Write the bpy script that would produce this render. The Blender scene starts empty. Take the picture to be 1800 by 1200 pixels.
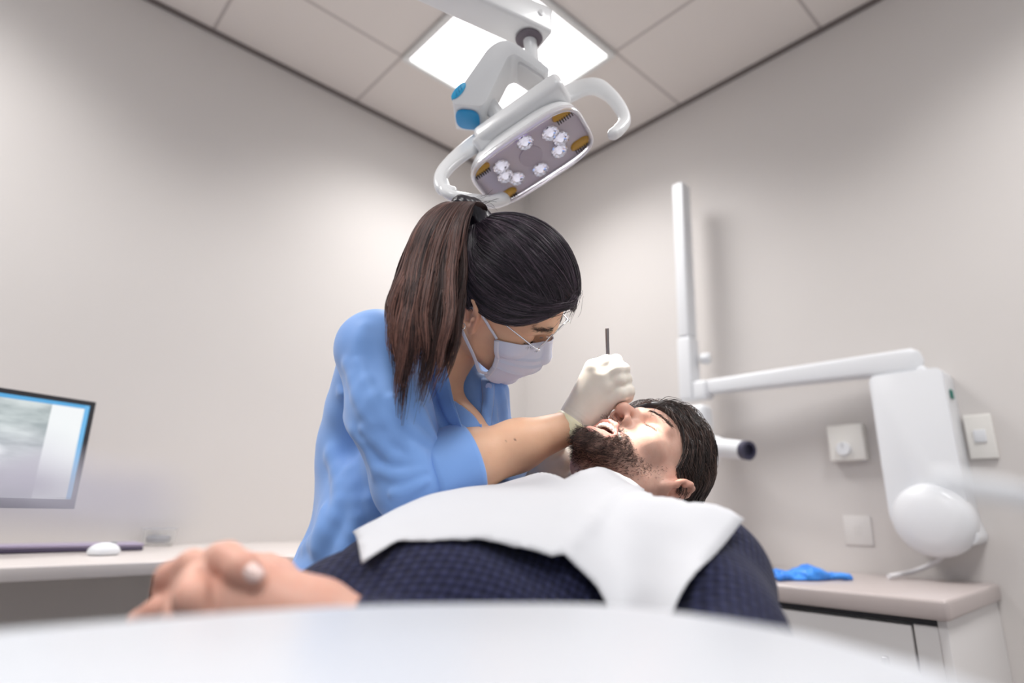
import bpy, bmesh, math, random
import numpy as np
from mathutils import Vector, Matrix

scene = bpy.context.scene
COL = scene.collection
R = math.radians

# ------------------------------------------------------------------ camera, light, exposure
CAM_Z = 0.87
FPX = 1048.2                      # focal length in pixels of the 1800 px wide frame
YAW, PITCH, ROLL = R(47.72), R(15.906), R(0.862)
_f = np.array([math.cos(PITCH) * math.cos(YAW), math.cos(PITCH) * math.sin(YAW), math.sin(PITCH)])
_r = np.array([math.sin(YAW), -math.cos(YAW), 0.0])
_u = np.cross(_r, _f)
CR = math.cos(ROLL) * _r + math.sin(ROLL) * _u
CU = -math.sin(ROLL) * _r + math.cos(ROLL) * _u
CF = _f
CAM = np.array([0.0, 0.0, CAM_Z])
YR = np.array([math.sin(YAW), -math.cos(YAW), 0.0])      # sideways, seen from the photographer
YF = np.array([math.cos(YAW), math.sin(YAW), 0.0])       # away from the photographer
CW = np.stack([YR, YF, np.array([0, 0, 1.0])])           # rows: local frame axes in the world

cam_d = bpy.data.cameras.new('camera')
cam = bpy.data.objects.new('camera', cam_d)
COL.objects.link(cam)
cam.matrix_world = Matrix(((CR[0], CU[0], -CF[0], CAM[0]), (CR[1], CU[1], -CF[1], CAM[1]),
                           (CR[2], CU[2], -CF[2], CAM[2]), (0, 0, 0, 1)))
cam_d.sensor_width = 36.0
cam_d.lens = FPX / 1800 * 36
cam_d.clip_start = 0.01
cam_d.dof.use_dof = True
cam_d.dof.focus_distance = 0.92
cam_d.dof.aperture_fstop = 1.6
scene.camera = cam

world = bpy.data.worlds.new('world')
scene.world = world
world.use_nodes = True
bg = world.node_tree.nodes['Background']
bg.inputs['Color'].default_value = (0.93, 0.95, 1.0, 1)
bg.inputs['Strength'].default_value = 0.54

scene.view_settings.view_transform = 'Standard'
scene.view_settings.look = 'None'
scene.view_settings.gamma = 1
scene.view_settings.exposure = 0.0
scene.view_settings.use_curve_mapping = False

PANEL_W, PANEL_SPREAD = 16.0, 128.0   # ceiling luminaires


# ------------------------------------------------------------------ frames
def C(x, y, z):
    """sideways, away, height above the camera -> world"""
    return YR * x + YF * y + np.array([0, 0, CAM_Z + z])


def cw(a):
    a = np.asarray(a, float)
    return a @ CW + np.array([0, 0, CAM_Z])


def wc(a):
    return (np.asarray(a, float) - np.array([0, 0, CAM_Z])) @ CW.T


def P(px, py, d):
    return CAM + d * (CF + (px - 900) / FPX * CR - (py - 600) / FPX * CU)


def ray(px, py):
    return CF + (px - 900) / FPX * CR - (py - 600) / FPX * CU


def onZ(px, py, z):
    d = ray(px, py)
    return CAM + d * (z - CAM_Z) / d[2]


def onX(px, py, x):
    d = ray(px, py)
    return CAM + d * x / d[0]


def onY(px, py, y):
    d = ray(px, py)
    return CAM + d * y / d[1]


def proj(q):
    q = np.asarray(q, float) - CAM
    c = q @ np.stack([CR, CU, CF]).T
    return np.stack([900 + FPX * c[..., 0] / c[..., 2], 600 - FPX * c[..., 1] / c[..., 2]], -1)


# ------------------------------------------------------------------ materials
MATS = {}


def mat(name, color, rough=0.5, metal=0.0, spec=0.5, emit=0.0, emit_color=None, alpha=1.0, trans=0.0, ior=1.45,
        sss=0.0, sss_r=(1, 0.3, 0.15), coat=0.0, noise=None, bump=None, sheen=0.0):
    m = bpy.data.materials.new(name)
    m.use_nodes = True
    nt = m.node_tree
    b = nt.nodes['Principled BSDF']
    b.inputs['Base Color'].default_value = (*color, 1)
    b.inputs['Roughness'].default_value = rough
    b.inputs['Metallic'].default_value = metal
    b.inputs['Specular IOR Level'].default_value = spec
    b.inputs['IOR'].default_value = ior
    b.inputs['Transmission Weight'].default_value = trans
    b.inputs['Alpha'].default_value = alpha
    b.inputs['Coat Weight'].default_value = coat
    b.inputs['Sheen Weight'].default_value = sheen
    if sss:
        b.inputs['Subsurface Weight'].default_value = sss
        b.inputs['Subsurface Radius'].default_value = sss_r
        b.inputs['Subsurface Scale'].default_value = 0.006
    if emit:
        b.inputs['Emission Color'].default_value = (*(emit_color or color), 1)
        b.inputs['Emission Strength'].default_value = emit
    if noise:                                   # (scale, second colour, low, high)
        tc = nt.nodes.new('ShaderNodeTexCoord')
        n = nt.nodes.new('ShaderNodeTexNoise')
        n.inputs['Scale'].default_value = noise[0]
        n.inputs['Detail'].default_value = 4
        mr = nt.nodes.new('ShaderNodeMapRange')
        mr.inputs['From Min'].default_value = noise[2]
        mr.inputs['From Max'].default_value = noise[3]
        mx = nt.nodes.new('ShaderNodeMix')
        mx.data_type = 'RGBA'
        mx.inputs['A'].default_value = (*color, 1)
        mx.inputs['B'].default_value = (*noise[1], 1)
        nt.links.new(tc.outputs['Object'], n.inputs['Vector'])
        nt.links.new(n.outputs['Fac'], mr.inputs['Value'])
        nt.links.new(mr.outputs['Result'], mx.inputs['Factor'])
        nt.links.new(mx.outputs['Result'], b.inputs['Base Color'])
    if bump:                                    # (scale, strength, distance)
        tc = nt.nodes.new('ShaderNodeTexCoord')
        n = nt.nodes.new('ShaderNodeTexNoise')
        n.inputs['Scale'].default_value = bump[0]
        n.inputs['Detail'].default_value = 5
        bp = nt.nodes.new('ShaderNodeBump')
        bp.inputs['Strength'].default_value = bump[1]
        bp.inputs['Distance'].default_value = bump[2]
        nt.links.new(tc.outputs['Object'], n.inputs['Vector'])
        nt.links.new(n.outputs['Fac'], bp.inputs['Height'])
        nt.links.new(bp.outputs['Normal'], b.inputs['Normal'])
    MATS[name] = m
    return m


def attr_mix(m, attr, color, rough=None):
    """mix the current base colour towards a pigment colour by a point attribute"""
    nt = m.node_tree
    b = nt.nodes['Principled BSDF']
    a = nt.nodes.new('ShaderNodeAttribute')
    a.attribute_name = attr
    mx = nt.nodes.new('ShaderNodeMix')
    mx.data_type = 'RGBA'
    mx.inputs['B'].default_value = (*color, 1)
    src = b.inputs['Base Color']
    if src.is_linked:
        nt.links.new(src.links[0].from_socket, mx.inputs['A'])
    else:
        mx.inputs['A'].default_value = src.default_value
    nt.links.new(a.outputs['Fac'], mx.inputs['Factor'])
    nt.links.new(mx.outputs['Result'], src)
    return m


# ------------------------------------------------------------------ objects
def put(name, me, m=None, parent=None):
    o = bpy.data.objects.new(name, me)
    COL.objects.link(o)
    if m is not None:
        me.materials.append(m)
    if parent is not None:
        o.parent = parent
        o.matrix_parent_inverse = parent.matrix_world.inverted()
    return o


def mesh_np(name, V, F, m=None, parent=None, smooth=True, sharp=None, attrs=None):
    """V (n,3) world points, F (k,3|4) array or list of faces -> one mesh object"""
    me = bpy.data.meshes.new(name)
    V = np.asarray(V, np.float32)
    if isinstance(F, np.ndarray):
        k = F.shape[1]
        me.vertices.add(len(V))
        me.vertices.foreach_set('co', V.ravel())
        me.loops.add(F.size)
        me.loops.foreach_set('vertex_index', F.astype(np.int32).ravel())
        me.polygons.add(len(F))
        me.polygons.foreach_set('loop_start', np.arange(0, F.size, k, dtype=np.int32))
        me.update(calc_edges=True)
    else:
        me.from_pydata([tuple(map(float, v)) for v in V], [], [list(map(int, f)) for f in F])
    me.validate()
    if smooth:
        me.polygons.foreach_set('use_smooth', np.ones(len(me.polygons), bool))
        if sharp is not None:
            me.set_sharp_from_angle(angle=R(sharp))
    for k, a in (attrs or {}).items():
        at = me.attributes.new(k, 'FLOAT', 'POINT')
        at.data.foreach_set('value', np.asarray(a, np.float32))
    me.update()
    return put(name, me, m, parent)


def bm_obj(name, bm, m=None, parent=None, smooth=True, sharp=35):
    bmesh.ops.recalc_face_normals(bm, faces=bm.faces)
    me = bpy.data.meshes.new(name)
    bm.to_mesh(me)
    bm.free()
    if smooth:
        me.polygons.foreach_set('use_smooth', np.ones(len(me.polygons), bool))
        me.set_sharp_from_angle(angle=R(sharp))
    return put(name, me, m, parent)


def empty(name, loc, label=None, cat=None, group=None):
    o = bpy.data.objects.new(name, None)
    COL.objects.link(o)
    o.empty_display_size = 0.05
    o.location = Vector(loc)
    o.matrix_world = Matrix.Translation(Vector(loc))
    tag(o, label, cat, group)
    return o


def tag(o, label=None, cat=None, group=None, kind=None):
    for k, v in (('label', label), ('category', cat), ('group', group), ('kind', kind)):
        if v:
            o[k] = v
    return o


def box_bm(lo, hi, bev=0.0, seg=3, bm=None):
    bm2 = bmesh.new()
    bmesh.ops.create_cube(bm2, size=1)
    lo, hi = np.minimum(lo, hi), np.maximum(lo, hi)
    for v in bm2.verts:
        v.co = Vector([(lo[i] + hi[i]) / 2 + v.co[i] * (hi[i] - lo[i]) for i in range(3)])
    if bev:
        bmesh.ops.bevel(bm2, geom=list(bm2.edges), offset=bev, segments=seg, affect='EDGES', profile=0.5)
    if bm is None:
        return bm2
    return join_bm(bm, bm2)


def join_bm(bm, other):
    me = bpy.data.meshes.new('tmp')
    other.to_mesh(me)
    other.free()
    bm.from_mesh(me)
    bpy.data.meshes.remove(me)
    return bm


def frame_box_bm(c, ax, half, bev=0.0, seg=3, bm=None):
    """box with centre c, unit axes ax (3 rows) and half sizes"""
    bm2 = bmesh.new()
    bmesh.ops.create_cube(bm2, size=2)
    for v in bm2.verts:
        v.co = Vector([v.co[i] * half[i] for i in range(3)])
    if bev:
        bmesh.ops.bevel(bm2, geom=list(bm2.edges), offset=bev, segments=seg, affect='EDGES', profile=0.5)
    A = np.asarray(ax)
    for v in bm2.verts:
        v.co = Vector(np.asarray(c) + np.array(v.co) @ A)
    if bm is None:
        return bm2
    return join_bm(bm, bm2)


def prism_bm(pts, vec, bev=0.0, seg=3, bm=None):
    """planar outline (3-D points) pushed along vec, edges bevelled"""
    bm2 = bmesh.new()
    vs = [bm2.verts.new(Vector(p)) for p in pts]
    f = bm2.faces.new(vs)
    r = bmesh.ops.extrude_face_region(bm2, geom=[f])
    for v in [g for g in r['geom'] if isinstance(g, bmesh.types.BMVert)]:
        v.co += Vector(vec)
    bmesh.ops.recalc_face_normals(bm2, faces=bm2.faces)
    if bev:
        bmesh.ops.bevel(bm2, geom=list(bm2.edges), offset=bev, segments=seg, affect='EDGES', profile=0.5, clamp_overlap=True)
    if bm is None:
        return bm2
    return join_bm(bm, bm2)


def rounded(pts, rad, n=6):
    """round the corners of a planar polygon of 3-D points"""
    pts = [np.asarray(p, float) for p in pts]
    out = []
    k = len(pts)
    rad = rad if hasattr(rad, '__len__') else [rad] * k
    for i in range(k):
        a, b, c = pts[i - 1], pts[i], pts[(i + 1) % k]
        u, v = a - b, c - b
        r_ = min(rad[i], np.linalg.norm(u) * 0.48, np.linalg.norm(v) * 0.48)
        if r_ < 1e-6:
            out.append(b)
            continue
        u, v = b + u / np.linalg.norm(u) * r_, b + v / np.linalg.norm(v) * r_
        for t in np.linspace(0, 1, n):
            out.append((1 - t) ** 2 * u + 2 * t * (1 - t) * b + t * t * v)
    return out


def smooth_path(pts, n=40, closed=False):
    """Catmull-Rom through the points; extra columns (radii) ride along"""
    p = np.asarray(pts, float)
    k = len(p)
    out = []
    segs = k if closed else k - 1
    per = max(2, n // segs)
    for i in range(segs):
        if closed:
            a, b, c, d = p[i - 1], p[i], p[(i + 1) % k], p[(i + 2) % k]
        else:
            b, c = p[i], p[i + 1]
            a = p[i - 1] if i else 2 * b - c
            d = p[i + 2] if i + 2 < k else 2 * c - b
        for t in np.linspace(0, 1, per, endpoint=False):
            out.append(0.5 * (2 * b + (c - a) * t + (2 * a - 5 * b + 4 * c - d) * t * t + (3 * b - a - 3 * c + d) * t ** 3))
    if not closed:
        out.append(p[-1])
    return np.array(out)


def sweep(path, rx, ry=None, up=(0, 0, 1), n=16, power=2.0, cap=True):
    """superelliptic section swept along a path -> V, F lists; rx lies along `side`, ry along `up`"""
    path = np.asarray(path, float)
    k = len(path)
    rx = np.broadcast_to(np.asarray(rx, float), (k,))
    ry = rx if ry is None else np.broadcast_to(np.asarray(ry, float), (k,))
    t = np.gradient(path, axis=0)
    t /= np.linalg.norm(t, axis=1)[:, None] + 1e-12
    up = np.asarray(up, float)
    V, F = [], []
    prev = None
    for i in range(k):
        ref = up if prev is None else prev
        s = np.cross(t[i], ref)
        if np.linalg.norm(s) < 1e-6:
            s = np.cross(t[i], [1, 0.3, 0.2])
        s /= np.linalg.norm(s)
        w = np.cross(s, t[i])
        prev = w
        a = np.linspace(0, 2 * np.pi, n, endpoint=False)
        ca, sa = np.cos(a), np.sin(a)
        e = 2 / power
        X = np.sign(ca) * np.abs(ca) ** e * rx[i]
        Y = np.sign(sa) * np.abs(sa) ** e * ry[i]
        V.append(path[i] + X[:, None] * s + Y[:, None] * w)
    V = np.concatenate(V)
    for i in range(k - 1):
        for j in range(n):
            j2 = (j + 1) % n
            F.append((i * n + j, i * n + j2, (i + 1) * n + j2, (i + 1) * n + j))
    if cap:
        F.append(tuple(range(n - 1, -1, -1)))
        F.append(tuple(range((k - 1) * n, k * n)))
    return V, F


def sweep_obj(name, path, rx, ry=None, m=None, parent=None, up=(0, 0, 1), n=16, power=2.0, sharp=50):
    V, F = sweep(path, rx, ry, up, n, power)
    return mesh_np(name, V, F, m, parent, sharp=sharp)


def round_ends(path, rx, ry=None, k=5):
    """taper a tube's ends into domes: returns path, rx, ry with extra rings"""
    path = np.asarray(path, float)
    n = len(path)
    rx = np.array(np.broadcast_to(rx, (n,)), float)
    ry = rx.copy() if ry is None else np.array(np.broadcast_to(ry, (n,)), float)
    a = np.linspace(0, np.pi / 2, k + 1)[1:]
    t0 = path[0] - path[1]
    t0 /= np.linalg.norm(t0)
    t1 = path[-1] - path[-2]
    t1 /= np.linalg.norm(t1)
    r0, r1 = min(rx[0], ry[0]), min(rx[-1], ry[-1])
    pre = [path[0] + t0 * r0 * np.sin(b) for b in a][::-1]
    post = [path[-1] + t1 * r1 * np.sin(b) for b in a]
    c = np.maximum(np.cos(a), 0.03)
    return (np.concatenate([pre, path, post]), np.concatenate([rx[0] * c[::-1], rx, rx[-1] * c]),
            np.concatenate([ry[0] * c[::-1], ry, ry[-1] * c]))


def lathe(profile, o, axis, n=32, ref=(0.3, 0.2, 1)):
    """profile of (radius, height) turned about axis through o"""
    axis = np.asarray(axis, float)
    axis = axis / np.linalg.norm(axis)
    s = np.cross(axis, ref)
    s /= np.linalg.norm(s)
    w = np.cross(axis, s)
    a = np.linspace(0, 2 * np.pi, n, endpoint=False)
    V, F = [], []
    for r_, h in profile:
        V.append(np.asarray(o) + axis * h + r_ * (np.cos(a)[:, None] * s + np.sin(a)[:, None] * w))
    V = np.concatenate(V)
    k = len(profile)
    for i in range(k - 1):
        for j in range(n):
            j2 = (j + 1) % n
            F.append((i * n + j, i * n + j2, (i + 1) * n + j2, (i + 1) * n + j))
    F.append(tuple(range(n - 1, -1, -1)))
    F.append(tuple(range((k - 1) * n, k * n)))
    return V, F


def lathe_obj(name, profile, o, axis, m=None, parent=None, n=32, sharp=40):
    V, F = lathe(profile, o, axis, n)
    ob = mesh_np(name, V, F, m, parent, sharp=sharp)
    return ob


def tubes(S, rad, n=3):
    """many strands at once: S (N,K,3), rad (N,K) -> V, F arrays"""
    S = np.asarray(S, float)
    N, K, _ = S.shape
    rad = np.broadcast_to(rad, (N, K))
    t = np.gradient(S, axis=1)
    t /= np.linalg.norm(t, axis=2)[..., None] + 1e-12
    ref = np.array([0.31, 0.57, 0.76])
    s = np.cross(t, ref)
    s /= np.linalg.norm(s, axis=2)[..., None] + 1e-9
    w = np.cross(t, s)
    a = np.linspace(0, 2 * np.pi, n, endpoint=False)
    V = S[:, :, None, :] + rad[..., None, None] * (np.cos(a)[None, None, :, None] * s[:, :, None, :] + np.sin(a)[None, None, :, None] * w[:, :, None, :])
    idx = np.arange(N * K * n).reshape(N, K, n)
    F = np.stack([idx[:, :-1, :], np.roll(idx[:, :-1, :], -1, 2), np.roll(idx[:, 1:, :], -1, 2), idx[:, 1:, :]], -1)
    return V.reshape(-1, 3), F.reshape(-1, 4)


# ------------------------------------------------------------------ signed distance modelling
def smin(a, b, k):
    h = np.clip(0.5 + 0.5 * (b - a) / k, 0, 1)
    return b + (a - b) * h - k * h * (1 - h)


def smax(a, b, k):
    return -smin(-a, -b, k)


def rc(p, a, b, ra, rb):
    a = np.asarray(a, float)
    ba = np.asarray(b, float) - a
    pa = p - a
    t = np.clip(pa @ ba / (ba @ ba + 1e-12), 0, 1)
    return np.linalg.norm(pa - t[:, None] * ba, axis=1) - (ra + (rb - ra) * t)


def chain(p, pts, rad, k=0.006):
    d = None
    for i in range(len(pts) - 1):
        e = rc(p, pts[i], pts[i + 1], rad[i], rad[i + 1])
        d = e if d is None else smin(d, e, k)
    return d


def ell(p, c, r, A=None):
    q = p - np.asarray(c, float)
    if A is not None:
        q = q @ np.asarray(A, float).T
    r = np.asarray(r, float)
    k0 = np.linalg.norm(q / r, axis=1)
    k1 = np.linalg.norm(q / (r * r), axis=1)
    return np.where(k1 > 1e-9, k0 * (k0 - 1) / np.maximum(k1, 1e-9), -r.min())


def near(p, c, rad, fn, far=0.03):
    """evaluate fn only inside a ball; elsewhere the distance to the ball"""
    d = np.linalg.norm(p - np.asarray(c, float), axis=1) - rad
    out = d + far * 0.5
    m = d < far
    if m.any():
        out[m] = np.minimum(fn(p[m]), 10)
    return out


def sdf_mesh(fn, lo, hi, h, B=8):
    """naive surface nets on the blocks near the surface -> V, F"""
    lo = np.asarray(lo, float)
    hi = np.asarray(hi, float)
    nb = np.ceil((hi - lo) / (h * B)).astype(int)
    g = np.stack(np.meshgrid(*[np.arange(n) for n in nb], indexing='ij'), -1).reshape(-1, 3)
    cen = lo + (g + 0.5) * h * B
    keep = np.abs(fn(cen)) < h * B * 0.87 * 1.35 + 0.004
    g = g[keep]
    off = np.stack(np.meshgrid(*[np.arange(B + 1)] * 3, indexing='ij'), -1).reshape(-1, 3)
    N = nb * B + 2
    VS, KEY = [], []
    EQ = [[], [], []]
    corner = np.array([[i, j, k] for i in (0, 1) for j in (0, 1) for k in (0, 1)])
    edges = [(a, b) for a in range(8) for b in range(a + 1, 8) if np.abs(corner[a] - corner[b]).sum() == 1]
    CH = 400
    for s in range(0, len(g), CH):
        gb = g[s:s + CH]
        ijk = gb[:, None, :] * B + off[None]
        f = fn((lo + ijk * h).reshape(-1, 3)).reshape(len(gb), B + 1, B + 1, B + 1)
        cs = np.stack([f[:, i:B + i, j:B + j, k:B + k] for i, j, k in corner], -1)
        ins = cs < 0
        act = ins.any(-1) & ~ins.all(-1)
        b_, i_, j_, k_ = np.nonzero(act)
        cv = cs[act]
        acc = np.zeros((len(cv), 3))
        cnt = np.zeros(len(cv))
        for a, b in edges:
            fa, fb = cv[:, a], cv[:, b]
            x = (fa < 0) != (fb < 0)
            t = np.where(x, fa / np.where(x, fa - fb, 1), 0)
            acc += np.where(x[:, None], corner[a] + t[:, None] * (corner[b] - corner[a]), 0)
            cnt += x
        base = gb[b_] * B + np.stack([i_, j_, k_], 1)
        VS.append(lo + (base + acc / cnt[:, None]) * h)
        KEY.append((base[:, 0] * N[1] + base[:, 1]) * N[2] + base[:, 2])
        neg = f < 0
        for ax in range(3):
            sl0 = [slice(None), slice(0, B), slice(0, B), slice(0, B)]
            sl1 = list(sl0)
            sl1[ax + 1] = slice(1, B + 1)
            a, b = neg[tuple(sl0)], neg[tuple(sl1)]
            bb, ii, jj, kk = np.nonzero(a != b)
            EQ[ax].append(np.concatenate([gb[bb] * B + np.stack([ii, jj, kk], 1), a[bb, ii, jj, kk][:, None]], 1))
    V = np.concatenate(VS)
    KEY = np.concatenate(KEY)
    order = np.argsort(KEY)
    KS = KEY[order]
    F = []
    for ax in range(3):
        e = np.concatenate(EQ[ax])
        o1, o2 = [(1, 2), (2, 0), (0, 1)][ax]
        d1, d2 = np.eye(3, dtype=int)[o1], np.eye(3, dtype=int)[o2]
        q = []
        ok = np.ones(len(e), bool)
        for dd in (-d1 - d2, -d2, 0 * d1, -d1):
            c = e[:, :3] + dd
            ok &= (c >= 0).all(1)
            key = (c[:, 0] * N[1] + c[:, 1]) * N[2] + c[:, 2]
            pos = np.clip(np.searchsorted(KS, key), 0, len(KS) - 1)
            ok &= KS[pos] == key
            q.append(order[pos])
        q = np.stack(q, 1)
        fl = e[:, 3] == 1
        q[~fl] = q[~fl][:, ::-1]
        F.append(q[ok])
    return V, np.concatenate(F)


def grad(fn, p, e=0.001):
    g = np.stack([fn(p + np.eye(3)[i] * e) - fn(p - np.eye(3)[i] * e) for i in range(3)], 1)
    return g / (np.linalg.norm(g, axis=1)[:, None] + 1e-12)


def march(fn, o, d, tmax=2.0, it=60, relax=0.85):
    """sphere tracing from points o along unit directions d"""
    t = np.zeros(len(o))
    for _ in range(it):
        t = np.minimum(t + relax * fn(o + d * t[:, None]), tmax)
    return o + d * t[:, None], t


def basis(f, u):
    """rows: forward, left, up from a forward and an approximate up direction"""
    f = np.asarray(f, float)
    f = f / np.linalg.norm(f)
    u = np.asarray(u, float) - f * (np.asarray(u, float) @ f)
    u /= np.linalg.norm(u)
    return np.stack([f, np.cross(u, f), u])


def wob(p, s, seed=0):
    """cheap smooth noise, about -1..1"""
    r_ = np.random.default_rng(seed)
    o = np.zeros(len(p))
    for i in range(5):
        k = r_.normal(size=3)
        k *= s * (0.6 + 0.35 * i) / np.linalg.norm(k)
        o += np.sin(p @ k + r_.uniform(0, 6.3)) / (1 + 0.3 * i)
    return o / 2.6

# ------------------------------------------------------------------ room shell
XR, YL, ZC = 2.0676, 2.1646, 2.62           # right wall, left wall, ceiling
T = 0.10
GX, GY, TILE = 1.0, 1.18, 0.60              # one corner of the ceiling grid

wall_m = mat('wall_paint', (0.648, 0.616, 0.594), rough=0.62, spec=0.25, noise=(1.2, (0.634, 0.602, 0.58), 0.35, 0.7), bump=(220, 0.06, 0.002))
floor_m = mat('floor_vinyl', (0.42, 0.39, 0.38), rough=0.45, noise=(6, (0.36, 0.335, 0.33), 0.3, 0.7))
gap_m = mat('shadow_gap', (0.16, 0.135, 0.13), rough=0.7)  # dark strip colour stands in for the shade in the wall-ceiling gap

ceil_m = mat('ceiling_tile', (0.78, 0.735, 0.70), rough=0.85, spec=0.2)


def tile_nodes():
    nt = ceil_m.node_tree
    b = nt.nodes['Principled BSDF']
    tc = nt.nodes.new('ShaderNodeTexCoord')
    mp = nt.nodes.new('ShaderNodeMapping')
    mp.inputs['Location'].default_value = (-GX / TILE + 10, -GY / TILE + 10, 0)
    mp.inputs['Scale'].default_value = (1 / TILE, 1 / TILE, 1)
    br = nt.nodes.new('ShaderNodeTexBrick')
    br.offset = 0
    br.inputs['Scale'].default_value = 1
    br.inputs['Brick Width'].default_value = 1
    br.inputs['Row Height'].default_value = 1
    br.inputs['Mortar Size'].default_value = 0.011
    br.inputs['Mortar Smooth'].default_value = 0.2
    br.inputs['Color1'].default_value = (0.78, 0.735, 0.70, 1)
    br.inputs['Color2'].default_value = (0.78, 0.735, 0.70, 1)
    br.inputs['Mortar'].default_value = (0.50, 0.46, 0.44, 1)
    nt.links.new(tc.outputs['Object'], mp.inputs['Vector'])
    nt.links.new(mp.outputs['Vector'], br.inputs['Vector'])
    nt.links.new(br.outputs['Color'], b.inputs['Base Color'])
    n = nt.nodes.new('ShaderNodeTexNoise')
    n.inputs['Scale'].default_value = 160
    bp = nt.nodes.new('ShaderNodeBump')
    bp.inputs['Strength'].default_value = 0.12
    bp.inputs['Distance'].default_value = 0.003
    nt.links.new(tc.outputs['Object'], n.inputs['Vector'])
    nt.links.new(n.outputs['Fac'], bp.inputs['Height'])
    nt.links.new(bp.outputs['Normal'], b.inputs['Normal'])


tile_nodes()
XB, YB = -2.4, -2.4                           # how far the room runs behind the photographer
for nm, lo, hi, m in (('floor', (XB, YB, -T), (XR + T, YL + T, 0), floor_m),
                      ('ceiling', (XB, YB, ZC), (XR + T, YL + T, ZC + T), ceil_m),
                      ('wall_left', (XB, YL, 0), (XR + T, YL + T, ZC), wall_m),
                      ('wall_right', (XR, YB, 0), (XR + T, YL, ZC), wall_m)):
    tag(bm_obj(nm, box_bm(lo, hi), m, smooth=False), kind='structure')
tag(bm_obj('shade_trim_1', box_bm((XB, YL - 0.012, ZC - 0.016), (XR, YL, ZC)), gap_m, smooth=False), kind='structure')
tag(bm_obj('shade_trim_2', box_bm((XR - 0.012, YB, ZC - 0.016), (XR, YL - 0.012, ZC)), gap_m, smooth=False), kind='structure')

# ------------------------------------------------------------------ ceiling luminaires
frame_m = mat('luminaire_frame', (0.82, 0.83, 0.82), rough=0.4)
diff_m = mat('luminaire_diffuser', (1, 1, 1), rough=0.5, emit=3.0, emit_color=(0.985, 0.992, 1.0))


def ceiling_light(x, y, label):
    t = empty('ceiling_light', (x + TILE / 2, y + TILE / 2, ZC - 0.03), label, 'light')
    bm = bmesh.new()
    w = 0.022
    z0, z1 = ZC - 0.022, ZC
    for lo, hi in (((x, y), (x + TILE, y + w)), ((x, y + TILE - w), (x + TILE, y + TILE)),
                   ((x, y + w), (x + w, y + TILE - w)), ((x + TILE - w, y + w), (x + TILE, y + TILE - w))):
        box_bm((*lo, z0), (*hi, z1), 0.003, 2, bm)
    bm_obj('light_frame', bm, frame_m, t)
    bm_obj('diffuser', box_bm((x + w, y + w, ZC - 0.012), (x + TILE - w, y + TILE - w, ZC)), diff_m, t, smooth=False)
    ld = bpy.data.lights.new('panel_light', 'AREA')
    ld.shape = 'SQUARE'
    ld.size = TILE - 2 * w - 0.01
    ld.energy = PANEL_W
    ld.spread = R(PANEL_SPREAD)
    ld.color = (1.0, 0.99, 0.985)
    lo = bpy.data.objects.new('panel_light', ld)
    COL.objects.link(lo)
    lo.matrix_world = Matrix.Translation(Vector((x + TILE / 2, y + TILE / 2, ZC - 0.014)))
    lo.parent = t
    lo.matrix_parent_inverse = t.matrix_world.inverted()
    return t


ceiling_light(GX, GY, 'square white ceiling light panel glowing in the tile grid above the dental lamp')
ceiling_light(GX - 1.8, GY, 'square ceiling light panel along the left wall behind the photographer')
ceiling_light(GX, GY - 1.8, 'square ceiling light panel along the right wall behind the photographer')
ceiling_light(GX - 1.8, GY - 1.8, 'square ceiling light panel over the foot of the dental chair')

# ------------------------------------------------------------------ common finishes
white_m = mat('white_plastic', (0.74, 0.75, 0.77), rough=0.32, coat=0.15)
warmwhite_m = mat('cream_plastic', (0.78, 0.76, 0.72), rough=0.4)
grey_m = mat('grey_plastic', (0.42, 0.42, 0.43), rough=0.45)
dark_m = mat('dark_plastic', (0.03, 0.03, 0.035), rough=0.5)
steel_m = mat('brushed_steel', (0.55, 0.54, 0.55), rough=0.25, metal=1.0)
chrome_m = mat('chrome', (0.85, 0.85, 0.87), rough=0.08, metal=1.0)
top_m = mat('worktop_laminate', (0.47, 0.41, 0.395), rough=0.35, noise=(3, (0.44, 0.385, 0.37), 0.3, 0.7), coat=0.1)
door_m = mat('cabinet_white', (0.70, 0.68, 0.67), rough=0.45)

# ------------------------------------------------------------------ right-hand cabinet and worktop
ZT = 0.708
XF = 1.50                                     # worktop front
YE = 0.345                                    # worktop end nearest the photographer


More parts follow.
